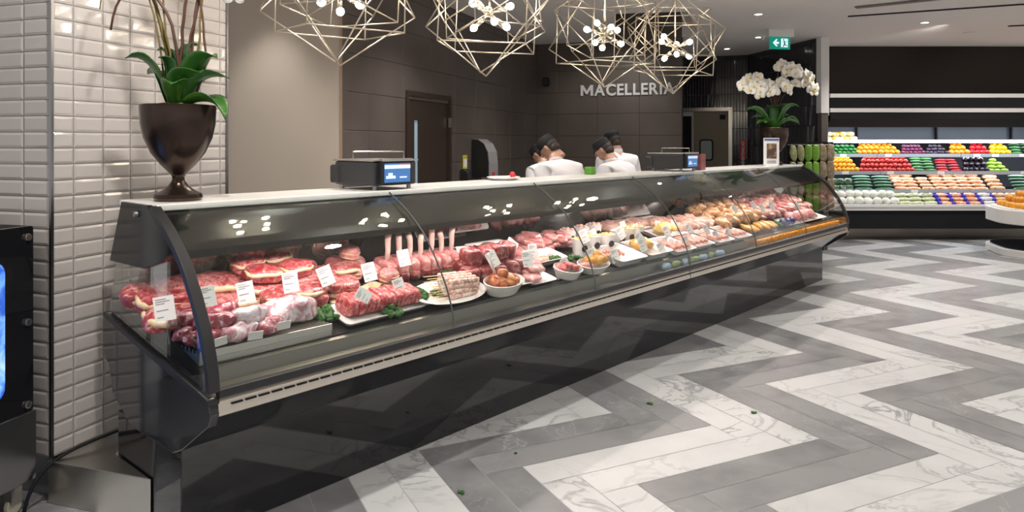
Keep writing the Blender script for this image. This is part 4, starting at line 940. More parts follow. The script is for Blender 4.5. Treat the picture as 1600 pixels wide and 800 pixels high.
vase(.155, .375, 'tall dark bronze goblet vase standing on near end of the case top')
stems = [([(0, 0, 0), (.05, -.02, .3), (-.06, -.03, .66), (-.26, -.05, .56), (-.26, -.06, .33)], .008, 'stem', 0),
         ([(.0, .02, 0), (-.05, 0, .3), (-.12, 0, .5), (-.2, -.02, .8)], .011, 'stemgreen', 0),
         ([(-.02, 0, 0), (.0, -.03, .25), (-.09, -.02, .3), (-.05, 0, .9)], .006, 'stemgreen', 3),
         ([(.02, .0, 0), (.0, 0, .3), (.02, 0, .55), (.12, -.05, .62), (.14, -.1, .8)], .008, 'stem', 4),
         ([(.03, .02, 0), (.06, 0, .25), (.02, .05, .58), (.16, .0, .64), (.29, -.05, .46)], .008, 'stem', 2),
         ([(.05, .0, 0), (.16, 0, .2), (.12, .02, .4), (.05, 0, .62), (.0, 0, .95)], .006, 'stem', 3),
         ([(.02, -.02, 0), (.14, 0, .3), (.06, .02, .5), (.15, 0, .9)], .006, 'stemgreen', 3),
         ([(.04, -.02, 0), (.02, 0, .3), (.12, .02, .5), (.1, 0, .95)], .006, 'stem', 3),
         ([(-.04, -.02, 0), (-.08, 0, .45), (-.2, 0, .85), (-.30, -.05, .66), (-.31, -.05, .42)], .0045, 'stemgreen', 0)]
leaves = [(2.7, 1, 1.25, .75), (3.5, 0, 1.15, .35), (3.0, 2, 1.1, .55), (4.2, 2, .9, .5), (5.0, 1, .95, .5), (.2, 1, 1.25, .6), (-.4, 0, 1.2, .3), (.8, 2, 1.2, .6), (5.6, 1, 1.2, .7), (1.6, 0, 1.0, .3), (-.15, 1, 1.15, -.35)]
orchid(.155, .375, 'large orchid with brown stems and broad green leaves in the near bronze vase', stems, leaves, 0, rn)
vase(6.72, .36, 'dark bronze goblet vase at the far end of the case top, behind the framed card')
stems = []
for i in range(9):
    a = i*.7; hgt = .50+.05*(i % 3); dx = [-.30, -.34, -.18, -.05, .08, .2, .34, .40, .1][i]; top = [.42, .48, .40, .38, .62, .60, .56, .42, .44][i]
    stems.append(([(.03*math.cos(a), .03*math.sin(a), 0), (.02, 0, .25), (dx*.3, 0, top+.16), (dx*.8, -.04, top+.14), (dx*1.05, -.08, top)], .007, 'stem', 8))
leaves = [(2.9, 0, 1.25, .3), (3.4, 1, 1.1, .2), (4.4, 2, 1.1, .5), (5.2, 2, 1.1, .6), (-.2, 0, 1.3, .45), (.15, 2, 1.3, .3), (5.9, 1, 1.2, .25), (1.7, 2, 1.2, .4), (3.9, 1, 1.0, .3), (3.15, 0, 1.5, .1), (2.7, 1, 1.4, .5), (.0, 1, 1.5, .15), (-.5, 0, 1.45, .3), (.4, 1, 1.3, .6)]
orchid(6.72, .36, 'white flowering orchid clusters in the far bronze vase beside produce wall', stems, leaves, 0, rn, fs=1.25)
# framed card at the far end
t = thing('card_holder', 'white framed card with a dark picture standing before the far vase', 'card holder', Wc(6.42, .27, TOPZ+.001), CA-.75)
b = MB(); b.bb(-.085, .085, -.006, .006, .012, .30); b.bb(-.07, .07, -.03, .03, 0, .012); b.build('card_frame', M['card'], t)
b = MB(); b.bb(-.055, .055, -.009, -.006, .08, .24); b.build('picture', ramp_mat('dark food picture', [(0, (.02, .012, .01)), (.5, (.10, .06, .04)), (.8, (.45, .30, .16))], 20, rough=.3), t)
b = MB(); b.bb(-.08, .08, -.009, -.006, .272, .292); b.build('blue_strip', mat('blue strip', (.05, .10, .28), .5), t)
b = MB()
for z in (.03, .042, .054): b.bb(-.05, .05, -.009, -.006, z, z+.004)
b.build('printed_lines', M['ink'], t)
# weighing scales on the case top
SB = mat('dark grey plastic', (.035, .036, .04), .4)
SCR = mat('scale screen blue', (.02, .05, .12), .15, emis=(.05, .16, .40), es=1.1); SCW = mat('scale screen white', (.5, .6, .7), .3, emis=(.55, .68, .85), es=.8); SCRD = mat('scale screen red', (.4, .05, .05), .3, emis=(.5, .06, .05), es=.6)
def scale(s, d, lab, rz=0):
    t = thing('weighing_scale', lab, 'scale', Wc(s, d, TOPZ+.001), CA+rz)
    b = MB(); b.bb(.0, .30, 0, .33, .022, .150); b.bb(-.012, .02, .29, .36, .03, .13); b.build('body', SB, t, bevel=.012)
    for x in (.03, .27):
        for y in (.03, .30): MB().tube([(x, y, 0), (x, y, .024)], .012, 10).build('foot', M['steeldark'], t)
    b = MB(); b.bb(-.005, .31, -.005, .34, .151, .160); b.build('weighing_plate', M['steel'], t, bevel=.003)
    b = MB(); b.tube([(.04, .22, .16), (.04, .22, .20), (.27, .07, .20), (.27, .07, .16)], .0035, 8); b.build('handle', M['steel'], t)
    b = MB(); b.bb(.03, .245, -.030, -.001, .028, .150); sc_ = b.build('display_head', M['blacksoft'], t, bevel=.005)
    b = MB(); b.bb(.03, .245, -.036, .0, .150, .166); b.build('display_hood', M['steel'], t, bevel=.004)
    b = MB(); b.bb(.045, .225, -.0315, -.030, .040, .140); s2 = b.build('screen', SCR, sc_)
    b = MB(); b.bb(.045, .225, -.033, -.0315, .112, .132); b.bb(.055, .12, -.033, -.0315, .06, .075); b.bb(.07, .1, -.033, -.0315, .075, .09); b.bb(.15, .2, -.033, -.0315, .062, .07); b.build('screen_panel', SCW, sc_)
    b = MB(); b.bb(.155, .225, -.033, -.0315, .133, .138); b.build('screen_bar', SCRD, sc_)
scale(1.10, .235, 'dark weighing scale with blue screen on the near part of the case top', .04)
scale(4.42, .25, 'dark weighing scale with small lit screen on the far part of the case top', .02)
b = MB(); b.prism([(0, 0), (.09, 0), (.09, .10), (0, .15)], 0, .10, 'x'); 
b.build('terminal', mat('red and white pack', (.32, .10, .10), .4, var=.8, vscale=20), bevel=.006, loc=Wc(4.82, .28, TOPZ+.001), rot=(0, 0, CA), label='small red and white box at the right of the far scale', cat='box')
b = MB(); b.lathe([(.0001, 0), (.08, 0), (.115, .02), (.11, .022), (.075, .006), (.0001, .006)], 32)
rp = b.build('white_plate', M['platter'], smooth=35, loc=Wc(2.36, .47, TOPZ+.001), label='white shallow plate on the rear of the case top left of the butchers', cat='plate')
b = MB(); b.ball((0, 0, .024), (.022, .022, .024)); b.build('cherry_tomato', mat('red tomato', (.5, .02, .02), .3), smooth=True, loc=Wc(2.43, .45, TOPZ+.008), label='small round red tomato on the white plate', cat='tomato')
# towel dispenser, soap dispenser and yellow notice by the door
def wp(px): k = (px-800)/FPX; tt = (k*P1.y-P1.x)/(AX.x-k*AX.y); return P1+AX*tt
p = wp(744); zt = CAMZ+(HOR-217)*p.y/FPX; zb_ = CAMZ+(HOR-276)*p.y/FPX; h = zt-zb_
t = thing('towel_dispenser', 'tall grey and black paper towel dispenser on the dark wall by the door', 'towel dispenser', (p.x, p.y, zb_), math.atan2(-AX.y, -AX.x)+PI)
pr = [(0, 0), (0, h), (-.08, h-.005), (-.16, h-.06), (-.21, h-.16), (-.225, h-.3), (-.225, 0)]
b = MB(); b.prism([(-q[0]*-1, q[1]) for q in pr], -.15, .15, 'x'); b.build('body', M['blacksoft'], t)
b = MB(); b.sheet([(q[0]*1.0-.004, q[1]) for q in pr[1:]], -.15, .155, .012); b.build('front_cover', mat('grey cover', (.27, .26, .27), .3), t)
b = MB(); b.bb(-.06, .10, -.19, -.10, -.09, 0.02); b.build('hanging_towel', M['petal'], t)
b = MB(); b.bb(-.05, .03, -.235, -.226, -.0, .06); b.build('red_label', mat('red label', (.45, .03, .04), .5), t)
p = wp(721); b = MB(); b.prism([(0, 0), (0, .16), (-.05, .17), (-.11, .13), (-.12, .04), (-.06, 0)], -.055, .055, 'x')
zz = CAMZ+(HOR-286)*p.y/FPX; b.build('soap_dispenser', M['blacksoft'], bevel=.01, loc=(p.x, p.y, zz), rot=(0, 0, math.atan2(AX.y, AX.x)), label='black soap dispenser on the dark wall beside the door under yellow notice', cat='soap dispenser')
p = wp(725); zz = CAMZ+(HOR-265)*p.y/FPX; t = thing('notice', 'bright yellow notice on the dark wall between door and towel dispenser', 'notice', (p.x, p.y, zz), math.atan2(AX.y, AX.x))
b = MB(); b.bb(-.06, .06, -.016, -.008, 0, .17); b.build('paper', mat('yellow paper', (.62, .60, .03), .6), t); b = MB(); b.bb(-.045, .045, -.018, -.016, .03, .12); b.build('white_field', M['card'], t)
b = MB(); b.bb(-.04, .04, -.018, -.016, .14, .155); b.build('printed_lines', M['ink'], t)
# extinguisher arrow sign on black mosaic wall
k = (1161-800)/FPX; tt = (k*F1.y-F1.x)/(GD.x-k*GD.y); p = F0+FD*((k*F0.y-F0.x)/(FD.x-k*FD.y)); dz = p.y/FPX
t = thing('arrow_sign', 'red vertical arrow sign with white letters on the black mosaic wall', 'sign', (p.x, p.y, CAMZ+(HOR-252)*dz), math.atan2(FD.y, FD.x))
H_ = 35*dz; b = MB(); w = .055
b.prism([(0, 0), (w*1.3, .07), (w*.9, .07), (w*.9, H_), (0, H_-.03), (-w*.9, H_), (-w*.9, .07), (-w*1.3, .07)], -.014, -.008, 'y'); b.build('plate', mat('red sign', (.45, .02, .03), .4), t)
me = text_mesh('EXTINGUISHER', .062, .001); me.materials.append(M['card']); inst('lettering', me, (-.022, -.016, H_-.05), (PI/2, PI/2, 0), parent=t)
# herb pack rack on the pier corner
t0 = thing('pack_rack', 'black wire hook rack on the pier beside the produce wall', 'rack', (3.99, 10.40, 0), -.08)
b = MB(); b.bb(-.02, .62, .05, .07, .74, 1.56); b.bb(-.03, -.01, .04, .07, 0, 1.56); b.bb(.47, .485, .05, .07, 0, .75); b.build('back_frame', M['blackmatte'], t0)
b = MB()
for j in range(4):
    b.tube([(-.02, .04, 1.52-j*.24), (.62, .04, 1.52-j*.24)], .006, 6)
b.build('cross_bar', M['steeldark'], t0)
GP = [mat('bright green pack', (.20, .42, .04), .35, var=.5, vscale=25), ramp_mat('herb pack', [(0, (.10, .16, .03)), (.5, (.34, .36, .16)), (.7, (.55, .52, .34))], 22, rough=.3), ramp_mat('brown root pack', [(0, (.12, .07, .04)), (.5, (.32, .24, .15)), (.7, (.5, .42, .3))], 22, rough=.3)]
HPK = [MB().ball((0, 0, -.09), (.046, .018, .10), 12, 8, amp=.3, fr=20, e=.6, seed=i).mesh('pack', GP[i], True) for i in range(3)]
for j in range(4):
    for i in range(6):
        kk = 0 if i in (2, 3) and j < 4 else (1 if i < 4 else 2)
        p = t0.matrix_basis @ Vector((.05+i*.103, .0, 1.51-j*.24))
        lab = [['bright green hanging herb pack in the middle of the wire rack', 'pale green hanging herb pack on the wire rack', 'brown hanging root pack at the right of the wire rack'][kk], 'herb pack', ['bright green herb packs', 'pale herb packs', 'brown root packs'][kk]]
        m_ = t0.matrix_basis
        p = Matrix.Translation(t0.location) @ Matrix.Rotation(-.08, 4, 'Z') @ Vector((.05+i*.103, .0, 1.51-j*.24))
        inst('herb_pack', HPK[kk], p, (0, 0, -.08+R.uniform(-.15, .15)), (1.12, 1, 1.16), label=lab[0], cat=lab[1], group=lab[2])
# ---------------------------------------------------------------- produce wall
PX0, PX1 = 5.04, 9.4
pw = thing('produce_case', 'long black refrigerated produce wall with five lit shelves of vegetables', 'produce case', (0, 0, 0))
b = MB(); b.bb(PX0, PX1, 11.50, 12.7, 2.335, CEIL-.003); b.build('upper_panel', mat('dark brown panel', (.014, .0105, .0085), .8, spec=.12), pw)
b = MB(); b.bb(PX0-.02, PX1, 11.42, 11.52, 2.262, 2.325); b.bb(PX0-.02, PX1, 11.42, 11.52, 2.03, 2.095); b.build('light_trim', M['white'], pw, bevel=.004)
b = MB(); b.bb(PX0, PX1, 11.46, 12.7, 2.095, 2.262); b.build('mirror_band', mat('dark mirror band', (.006, .006, .007), .15, spec=.3), pw)
b = MB(); b.prism([(11.46, 2.03), (11.46, 1.93), (11.60, 1.80), (11.72, 1.80), (11.8, 1.95), (11.8, 2.03)], PX0, PX1, 'x'); b.build('awning', M['blackmatte'], pw)
b = MB(); b.bb(PX0, PX1, 12.62, 12.7, .0, 2.09); b.build('back_panel', mat('blue grey back panel', (.12, .14, .17), .35), pw)
b = MB(); b.bb(PX0, PX0+.05, 11.75, 12.65, .0, 2.09); b.build('side_panel', M['blacksoft'], pw)
shelf = [(11.95, 1.61), (11.85, 1.38), (11.75, 1.10), (11.62, .81)]
LIP = mat('shelf price rail', (.36, .38, .42), .35)
for i, (y, z) in enumerate(shelf):
    b = MB()
    xx = PX0+.05
    b.bb(PX0+.05, PX1, y+.02, 12.62, z-.055, z-.03); sh = b.build('shelf', M['blacksoft'], pw)
    b = MB()
    for x in (PX0+.05, 5.98, 7.35, 8.7): 
        nx = {PX0+.05: 5.97, 5.98: 7.34, 7.35: 8.69, 8.7: PX1}[x]; b.bb(x, nx, y, y+.02, z-.065, z-.01)
    b.build('price_rail', LIP if i else M['platter'], sh)
    b = MB(); b.bb(PX0+.08, PX1, y+.05, y+.08, z-.062, z-.055); b.build('shelf_light', M['led'], sh)
    for x in ([5.5, 6.15], [5.36, 6.1, 7.55, 7.85, 8.3], [5.35, 6.08, 6.9, 8.25], [6.4, ])[i]: MB().bb(x, x+.11, y-.006, y-.001, z-.062, z-.014).build('price_ticket', M['card'], sh)
b = MB(); b.bb(PX0+.08, PX1, 11.75, 11.79, 1.935, 1.95); b.build('top_light', M['led'], pw)
for x in (5.98, 7.36, 8.66): MB().bb(x, x+.02, 12.55, 12.62, 1.6, 2.0).build('back_upright', M['blacksoft'], pw)
b = MB(); b.bb(PX0, PX1, 11.42, 12.65, .48, .56); b.bb(PX0, PX1, 11.40, 11.44, .535, .575); dkk = b.build('deck_lip', M['platter'], pw, bevel=.004)
b = MB(); b.bb(PX0, PX1, 11.46, 12.62, .19, .48); b.build('base_panel', M['blackmatte'], pw)
b = MB(); b.bb(PX0, PX1, 11.95, 12.6, .0, .19); b.build('kick_plate', mat('bronze steel kick', (.32, .27, .23), .3, metal=.8), pw)
for i in range(8):
    for (y, z, e) in ((11.9, 1.93, 5), ):
        l = bpy.data.lights.new('produce_tube', 'AREA'); l.shape = 'RECTANGLE'; l.size = .5; l.size_y = .04; l.energy = e; l.color = (.85, .92, 1)
        o = bpy.data.objects.new('produce_tube', l); COL.objects.link(o); o.location = (5.35+i*.55, 11.72, 1.78); o.rotation_euler = (math.radians(14), 0, 0)
for i, (y, z) in enumerate(shelf[1:]):
    l = bpy.data.lights.new('shelf_tube', 'AREA'); l.shape = 'RECTANGLE'; l.size = 4.1; l.size_y = .03; l.energy = 7; l.color = (.85, .92, 1)
    o = bpy.data.objects.new('shelf_tube', l); COL.objects.link(o); o.location = (7.2, y+.04, z-.07); o.rotation_euler = (math.radians(10), 0, 0)
def xat(px, y): return (px-800)/FPX*y
def pm(name, rx, ry, rz, m, amp=.04, fr=10, seed=0, e=1, u=14, w=9): return MB().ball((0, 0, rz), (rx, ry, rz), u, w, amp=amp, fr=fr, seed=seed, e=e).mesh(name, m, True)
def pcol(n, c, v=.12, r=.3): return mat(n, c, r, var=v, vscale=10, spec=.6)
PM = dict(
 green=pm('p', .042, .036, .032, pcol('dark green skin', (.02, .17, .03)), .15, 25), orange=pm('p', .05, .045, .044, pcol('orange pepper skin', (.80, .27, .01)), .15, 22),
 plum=pm('p', .038, .036, .034, pcol('purple skin', (.13, .015, .06))), dplum=pm('p', .038, .036, .034, pcol('near black skin', (.025, .012, .03))),
 red=pm('p', .048, .045, .043, pcol('red skin', (.55, .012, .02), .2)), yellow=pm('p', .05, .046, .045, pcol('yellow skin', (.80, .50, .01)), .15, 22),
 citrus=pm('p', .040, .040, .039, pcol('orange peel', (.85, .38, .01), .05, .45), .01), apple=pm('p', .041, .041, .038, pcol('red apple skin', (.50, .03, .02), .5)),
 cuke=pm('p', .10, .026, .026, pcol('cucumber skin', (.03, .15, .03), .4)), chili=pm('p', .10, .024, .022, pcol('red chili skin', (.50, .01, .02), .2), .2, 14),
 egg=pm('p', .045, .06, .042, pcol('eggplant skin', (.018, .008, .018), .1, .12)), lime=pm('p', .075, .032, .03, pcol('lime green skin', (.30, .52, .03), .2), .25, 18),
 cab=pm('p', .078, .075, .065, ramp_mat('cabbage leaf', [(0, (.42, .38, .60)), (.40, (.62, .66, .52)), (.5, (.80, .80, .72)), (.8, (.86, .85, .80))], 9, rough=.4), .1, 12),
 bag=pm('p', .11, .06, .030, ramp_mat('bagged carrots', [(0, (.55, .18, .08)), (.5, (.78, .36, .18)), (.62, (.82, .62, .48))], 18, rough=.2), .2, 18, e=.7),
 mbag=pm('p', .11, .06, .030, ramp_mat('bagged mixed roots', [(0, (.28, .16, .36)), (.42, (.68, .32, .10)), (.52, (.78, .60, .40)), (.64, (.45, .15, .12))], 22, rough=.2), .2, 18, seed=3, e=.7),
 cbag=pm('p', .11, .06, .032, ramp_mat('bagged celery', [(0, (.30, .36, .12)), (.5, (.56, .60, .36)), (.7, (.74, .72, .58))], 18, rough=.25), .2, 18, seed=5, e=.7),
 wbag=pm('p', .10, .06, .032, ramp_mat('bagged pale roots', [(0, (.45, .42, .50)), (.5, (.66, .62, .60)), (.7, (.78, .74, .70))], 18, rough=.25), .2, 18, seed=6, e=.7),
 zuc=pm('p', .15, .028, .024, pcol('wrapped cucumber', (.04, .13, .06), .5, .15), .06, 12), gpk=pm('p', .055, .05, .045, ramp_mat('green tray pack', [(0, (.02, .06, .02)), (.5, (.06, .16, .06)), (.66, (.5, .55, .5))], 22, rough=.2), .1, 12, e=.45),
 ppk=pm('p', .07, .05, .04, ramp_mat('mixed pepper pack', [(0, (.50, .03, .06)), (.44, (.72, .68, .66)), (.54, (.82, .42, .02)), (.66, (.75, .62, .1))], 12, rough=.2), .1, 12, e=.6))
PM['navyend'] = pm('p', .03, .062, .033, mat('royal blue wrap', (.05, .03, .42), .3), .1, 12, e=.7)
QR = random.Random(9)
def stackrow(key, name, px0, px1, sy, sz, dx, dy, dz, layers, rows, lab, cat, group, taper=.5, rz=0, sc=1.0, jit=.15):
    x0, x1 = xat(px0, sy), xat(px1, sy)
    for l in range(layers):
        a0, a1 = x0+taper*dx*l, x1-taper*dx*l; n = max(1, int(round((a1-a0)/dx)))
        for r in range(rows):
            for i in range(n):
                if r < rows-1 and l < layers-1 : 
                    if r > l: continue     # only the pieces the photo shows: the front face of the slope
                y = sy+.07+r*dy+l*dy*.55
                inst(name, PM[key], (a0+(i+.5)*(a1-a0)/n+QR.uniform(-.006, .006), y, sz+l*dz*1.12), (0, 0, rz+QR.uniform(-jit, jit)), (sc, sc, sc*QR.uniform(.92, 1.06)), label=lab, cat=cat, group=group)
s1, s2, s3, s4 = [(y, z-.029) for y, z in shelf]; s5 = (11.46, .561)
stackrow('ppk', 'pepper_pack', 1289, 1342, s1[0], s1[1], .125, .1, .068, 2, 1, 'wrapped pack of mixed coloured peppers on the top shelf', 'vegetable pack', 'mixed pepper packs', .3)
stackrow('green', 'green_pepper', 1289, 1347, *s2, .075, .07, .048, 3, 1, 'dark green pepper in the heap at the left of the second shelf', 'pepper', 'green peppers', .4)
stackrow('orange', 'orange_pepper', 1340, 1410, *s2, .088, .08, .056, 3, 1, 'orange pepper in the heap right of the green peppers', 'pepper', 'left orange pepper heap', .6)
stackrow('plum', 'purple_onion', 1411, 1449, *s2, .064, .06, .045, 3, 1, 'small purple round vegetable in the heap right of the left orange peppers', 'vegetable', 'purple round vegetables', .4)
stackrow('dplum', 'dark_plum', 1450, 1485, *s2, .064, .06, .045, 3, 1, 'nearly black round fruit in the heap on the second shelf', 'plum', 'dark plums', .6)
stackrow('orange', 'orange_pepper', 1486, 1519, *s2, .09, .08, .062, 3, 1, 'orange pepper in the small pyramid left of the red peppers', 'pepper', 'right orange pepper pyramid', .5)
stackrow('red', 'red_pepper', 1519, 1550, *s2, .085, .08, .062, 3, 1, 'red pepper in the small pyramid between orange and yellow ones', 'pepper', 'red pepper pyramid', .4)
stackrow('yellow', 'yellow_pepper', 1550, 1583, *s2, .09, .08, .062, 3, 1, 'yellow pepper in the small pyramid on the second shelf', 'pepper', 'yellow pepper pyramid', .4)
stackrow('cuke', 'cucumber', 1583, 1625, *s2, .2, .06, .04, 4, 1, 'dark green cucumber stacked at the right end of the second shelf', 'cucumber', 'second shelf cucumbers', .05)
stackrow('citrus', 'orange', 1289, 1345, *s3, .074, .07, .060, 4, 1, 'bright yellow orange in the heap at the left of the third shelf', 'orange', 'third shelf oranges', .5)
stackrow('apple', 'red_apple', 1345, 1433, *s3, .078, .07, .062, 4, 1, 'glossy red round vegetable in the wide heap on the third shelf', 'apple', 'wide red heap', .5)
stackrow('cuke', 'cucumber', 1429, 1468, *s3, .19, .06, .042, 5, 1, 'short green cucumber stacked on the third shelf', 'cucumber', 'third shelf cucumbers', .04)
stackrow('chili', 'red_chili', 1466, 1511, *s3, .2, .06, .038, 5, 1, 'long red pepper stacked between cucumbers and eggplants', 'pepper', 'long red peppers', .1)
stackrow('egg', 'eggplant', 1509, 1549, *s3, .092, .08, .072, 3, 1, 'glossy black eggplant on the third shelf', 'eggplant', 'eggplants', .2)
stackrow('lime', 'lime_pepper', 1547, 1580, *s3, .125, .07, .048, 4, 1, 'lime green long pepper in the heap at right of the eggplants', 'pepper', 'lime green peppers', .25, jit=.6)
stackrow('gpk', 'green_tray_pack', 1290, 1336, *s4, .115, .1, .088, 2, 1, 'dark green wrapped tray pack at the left of the fourth shelf', 'vegetable pack', 'green tray packs', 0, jit=.03)
stackrow('zuc', 'wrapped_cucumber', 1337, 1403, *s4, .33, .06, .042, 5, 1, 'long dark green wrapped cucumber stacked left of the carrot bags', 'cucumber', 'wrapped cucumbers', .02, jit=.03, sc=1.05)
stackrow('bag', 'carrot_bag', 1404, 1441, *s4, .2, .12, .045, 5, 1, 'clear bag of pale orange carrots left of the mixed root bags', 'carrot bag', 'left carrot bags', .0, jit=.05)
stackrow('mbag', 'mixed_root_bag', 1441, 1466, *s4, .2, .12, .045, 4, 1, 'clear bag of mixed coloured roots between carrot bags', 'root bag', 'mixed root bags', .0, jit=.05, sc=.95)
stackrow('bag', 'carrot_bag', 1466, 1548, *s4, .2, .12, .046, 5, 1, 'clear bag of orange carrots in the long stack at right of the fourth shelf', 'carrot bag', 'right carrot bags', .0, jit=.05)
stackrow('mbag', 'mixed_root_bag', 1548, 1577, *s4, .24, .12, .052, 5, 1, 'purple topped bag of mixed roots at the right of the carrot bags', 'root bag', 'purple root bags', .0, jit=.05, sc=1.12)
stackrow('zuc', 'wrapped_cucumber', 1578, 1625, *s4, .33, .06, .045, 5, 1, 'long dark wrapped cucumber at the right end of the fourth shelf', 'cucumber', 'right wrapped cucumbers', .02, jit=.03)
stackrow('cab', 'cauliflower', 1297, 1408, *s5, .135, .12, .09, 2, 1, 'white and pale green cauliflower head in the bottom row', 'cauliflower', 'cauliflower heads', .3, jit=3)
stackrow('cbag', 'celery_bag', 1407, 1468, *s5, .22, .12, .052, 4, 1, 'pale green celery bag stacked in the bottom row', 'celery bag', 'celery bags', 0, jit=.05)
stackrow('bag', 'carrot_bag', 1470, 1538, *s5, .235, .12, .052, 4, 1, 'orange carrot bag with blue end in the bottom row', 'carrot bag', 'bottom row carrot bags', 0, jit=.05)
stackrow('wbag', 'parsnip_bag', 1539, 1560, *s5, .24, .12, .052, 4, 1, 'bag of pale roots in the bottom row left of the orange island', 'root bag', 'pale root bags', 0, jit=.05)
stackrow('mbag', 'mixed_root_bag', 1562, 1625, *s5, .24, .12, .052, 4, 1, 'bag of mixed roots in the bottom row behind the orange island', 'root bag', 'bottom row root bags', 0, jit=.05)
for i, px in enumerate((1471, 1492, 1514, 1536, 1558)):
    for l in range(4): inst('blue_bag_end', PM['navyend'], (xat(px, 11.46), 11.515+.055*l, .561+.052*l), (0, 0, QR.uniform(-.2, .2)), label='royal blue bag end showing between the stacked bottom row bags', cat='bag end', group='blue bag ends')
# ---------------------------------------------------------------- orange island at the right edge
isl = thing('orange_island', 'white rounded display island on a black pedestal at right edge of the photo', 'display island', (8.25, 9.85, 0), -.30)
def rr3(L, Wd, r, z0, z1, b, mi=0, k=8):
    b.prism(rrect(0, 0, L, Wd, r, k), z0, z1, 'z', mi)
LX, LY = 3.0, 1.5
b = MB(); rr3(LX, LY, .55, .0, .10, b); b.build('base_rim', M['white'], isl, bevel=.01)
b = MB(); rr3(LX-.10, LY-.10, .5, .10, .112, b); b.build('base_inset', M['black'], isl)
b = MB(); rr3(LX-1.1, LY-.6, .1, .10, .46, b); b.build('pedestal', M['black'], isl, bevel=.004)
b = MB(); rr3(LX, LY, .55, .44, .635, b); b.build('tray', M['white'], isl, bevel=.012)
b = MB(); rr3(LX-.12, LY-.12, .5, .635, .65, b); b.build('tray_liner', M['petal'], isl)
cit = MB().ball((0, 0, .045), (.046, .046, .045), 14, 9).mesh('orange', pcol('ripe orange peel', (.85, .36, .01), .05, .45), True)
mi_ = Matrix.Translation(isl.location) @ Matrix.Rotation(-.30, 4, 'Z')
for l in range(6):
    hx, hy = LX/2-.16-.11*l, LY/2-.15-.10*l
    if hy < .05: break
    n = int(2*hx/.088); m = max(1, int(2*hy/.088))
    for i in range(n+1):
        for j in range(m+1):
            if not (i < 1 or j < 1 or (l >= 5)): continue
            if (i > n*.62): continue
            if i == 0 and j > m*.8: continue
            if l == 5 and j > 3: continue
            x = -hx+2*hx*i/n; y = -hy+2*hy*j/m
            rr = .42-.02*l
            cx, cy = -hx+rr, -hy+rr
            if x < cx and y < cy and math.hypot(x-cx, y-cy) > rr:
                q = math.hypot(x-cx, y-cy); x, y = cx+(x-cx)*rr/q, cy+(y-cy)*rr/q
            p = mi_ @ Vector((x, y, .652+l*.066))
            inst('orange', cit, p, (QR.random(), QR.random(), QR.random()), label='ripe orange in the stepped pile on the white island', cat='orange', group='oranges piled on the island')
# ---------------------------------------------------------------- beverage cooler at the left edge
fr_loc = Vector((-2.022, 3.06, 0)); fa = math.radians(90-14)
fz = thing('beverage_cooler', 'black upright cooler with blue lit rounded window at left edge', 'cooler', fr_loc, fa)
# local x runs away from the camera along the face, local y points to the left
b = MB(); b.bb(-1.0, .0, .02, .7, .42, 1.20); b.build('cabinet', M['blackmatte'], fz, bevel=.004)
b = MB(); hw = rrect(-.452, .79, .64, .56, .05, 6)
b.prism([( p[0], p[1]) for p in rrect(-.5, .81, 1.0, .78, .012, 3)], .0, .02, 'y'); b.build('door_panel', M['black'], fz)
b = MB(); b.prism(hw, -.003, .0, 'y')
b.build('lit_window', ramp_mat('blue lit bottles', [(0, (.01, .02, .08)), (.45, (.03, .10, .45)), (.55, (.15, .35, .9)), (.7, (.5, .7, 1.0))], 7, rough=.1), fz)
bl = fz.children[-1].data.materials[0].node_tree; pr_ = bl.nodes['Principled BSDF']; crn = [n_ for n_ in bl.nodes if n_.type == 'VALTORGB'][0]
bl.links.new(crn.outputs[0], pr_.inputs['Emission Color']); pr_.inputs['Emission Strength'].default_value = 1.1
for z in (1.155, .80, .455):
    b = MB(); b.tube([(-.03, 0, z), (-.03, -.012, z)], .015, 20); b.build('round_bolt', M['steel'], fz, bevel=.002)
b = MB(); b.bb(-1.0, .012, -.004, .7, .13, .42); b.build('kick_panel', M['steeldark'], fz, bevel=.004)
b = MB(); b.lathe([(.03, -.012), (.036, -.008), (.036, .008), (.03, .012)], 20); w_ = b.build('caster_wheel', mat('cream caster', (.5, .46, .36), .5), fz, loc=(-.05, .05, .036), rot=(PI/2, 0, 0))
b = MB(); b.bb(-.075, -.025, .03, .07, .05, .13); b.build('caster_fork', M['steel'], fz)
# black cable along the plinth
c = bezier([(-2.02, 3.0, .02), (-2.02, 3.02, .10), (-1.99, 3.10, .30), (-1.88, 3.22, .16), (-1.82, 3.42, .24), (-1.66, 3.62, .22)], 24)
MB().tube(c, .008, 8).build('power_cable', M['blackmatte'], smooth=True, label='black power cable draped from the cooler over the steel floor box', cat='cable')
# kale scraps on the floor
for i, (px, py) in enumerate(((1016, 632), (1178, 646), (721, 771), (806, 709))):
    y = CAMZ*FPX/(py-HOR); x = (px-800)/FPX*y
    b = MB()
    for j in range(5): b.ball((R.uniform(-.008, .008), R.uniform(-.008, .008), .005), (.009, .007, .004), 8, 6, amp=.6, fr=90, seed=j+i*7)
    b.build('leaf_scrap', M['kale'], smooth=True, loc=(x, y, 0), rot=(0, 0, i), scale=(1.2, 1.2, 1.2) if i != 3 else (.6, .6, .6), label=['green leaf scrap on the pale marble middle of the floor', 'green leaf scrap farthest right on the marble stripe', 'green leaf scrap nearest the camera on grey stone', 'tiny green crumb on the grey stone beside the case'][i], cat='leaf scrap')
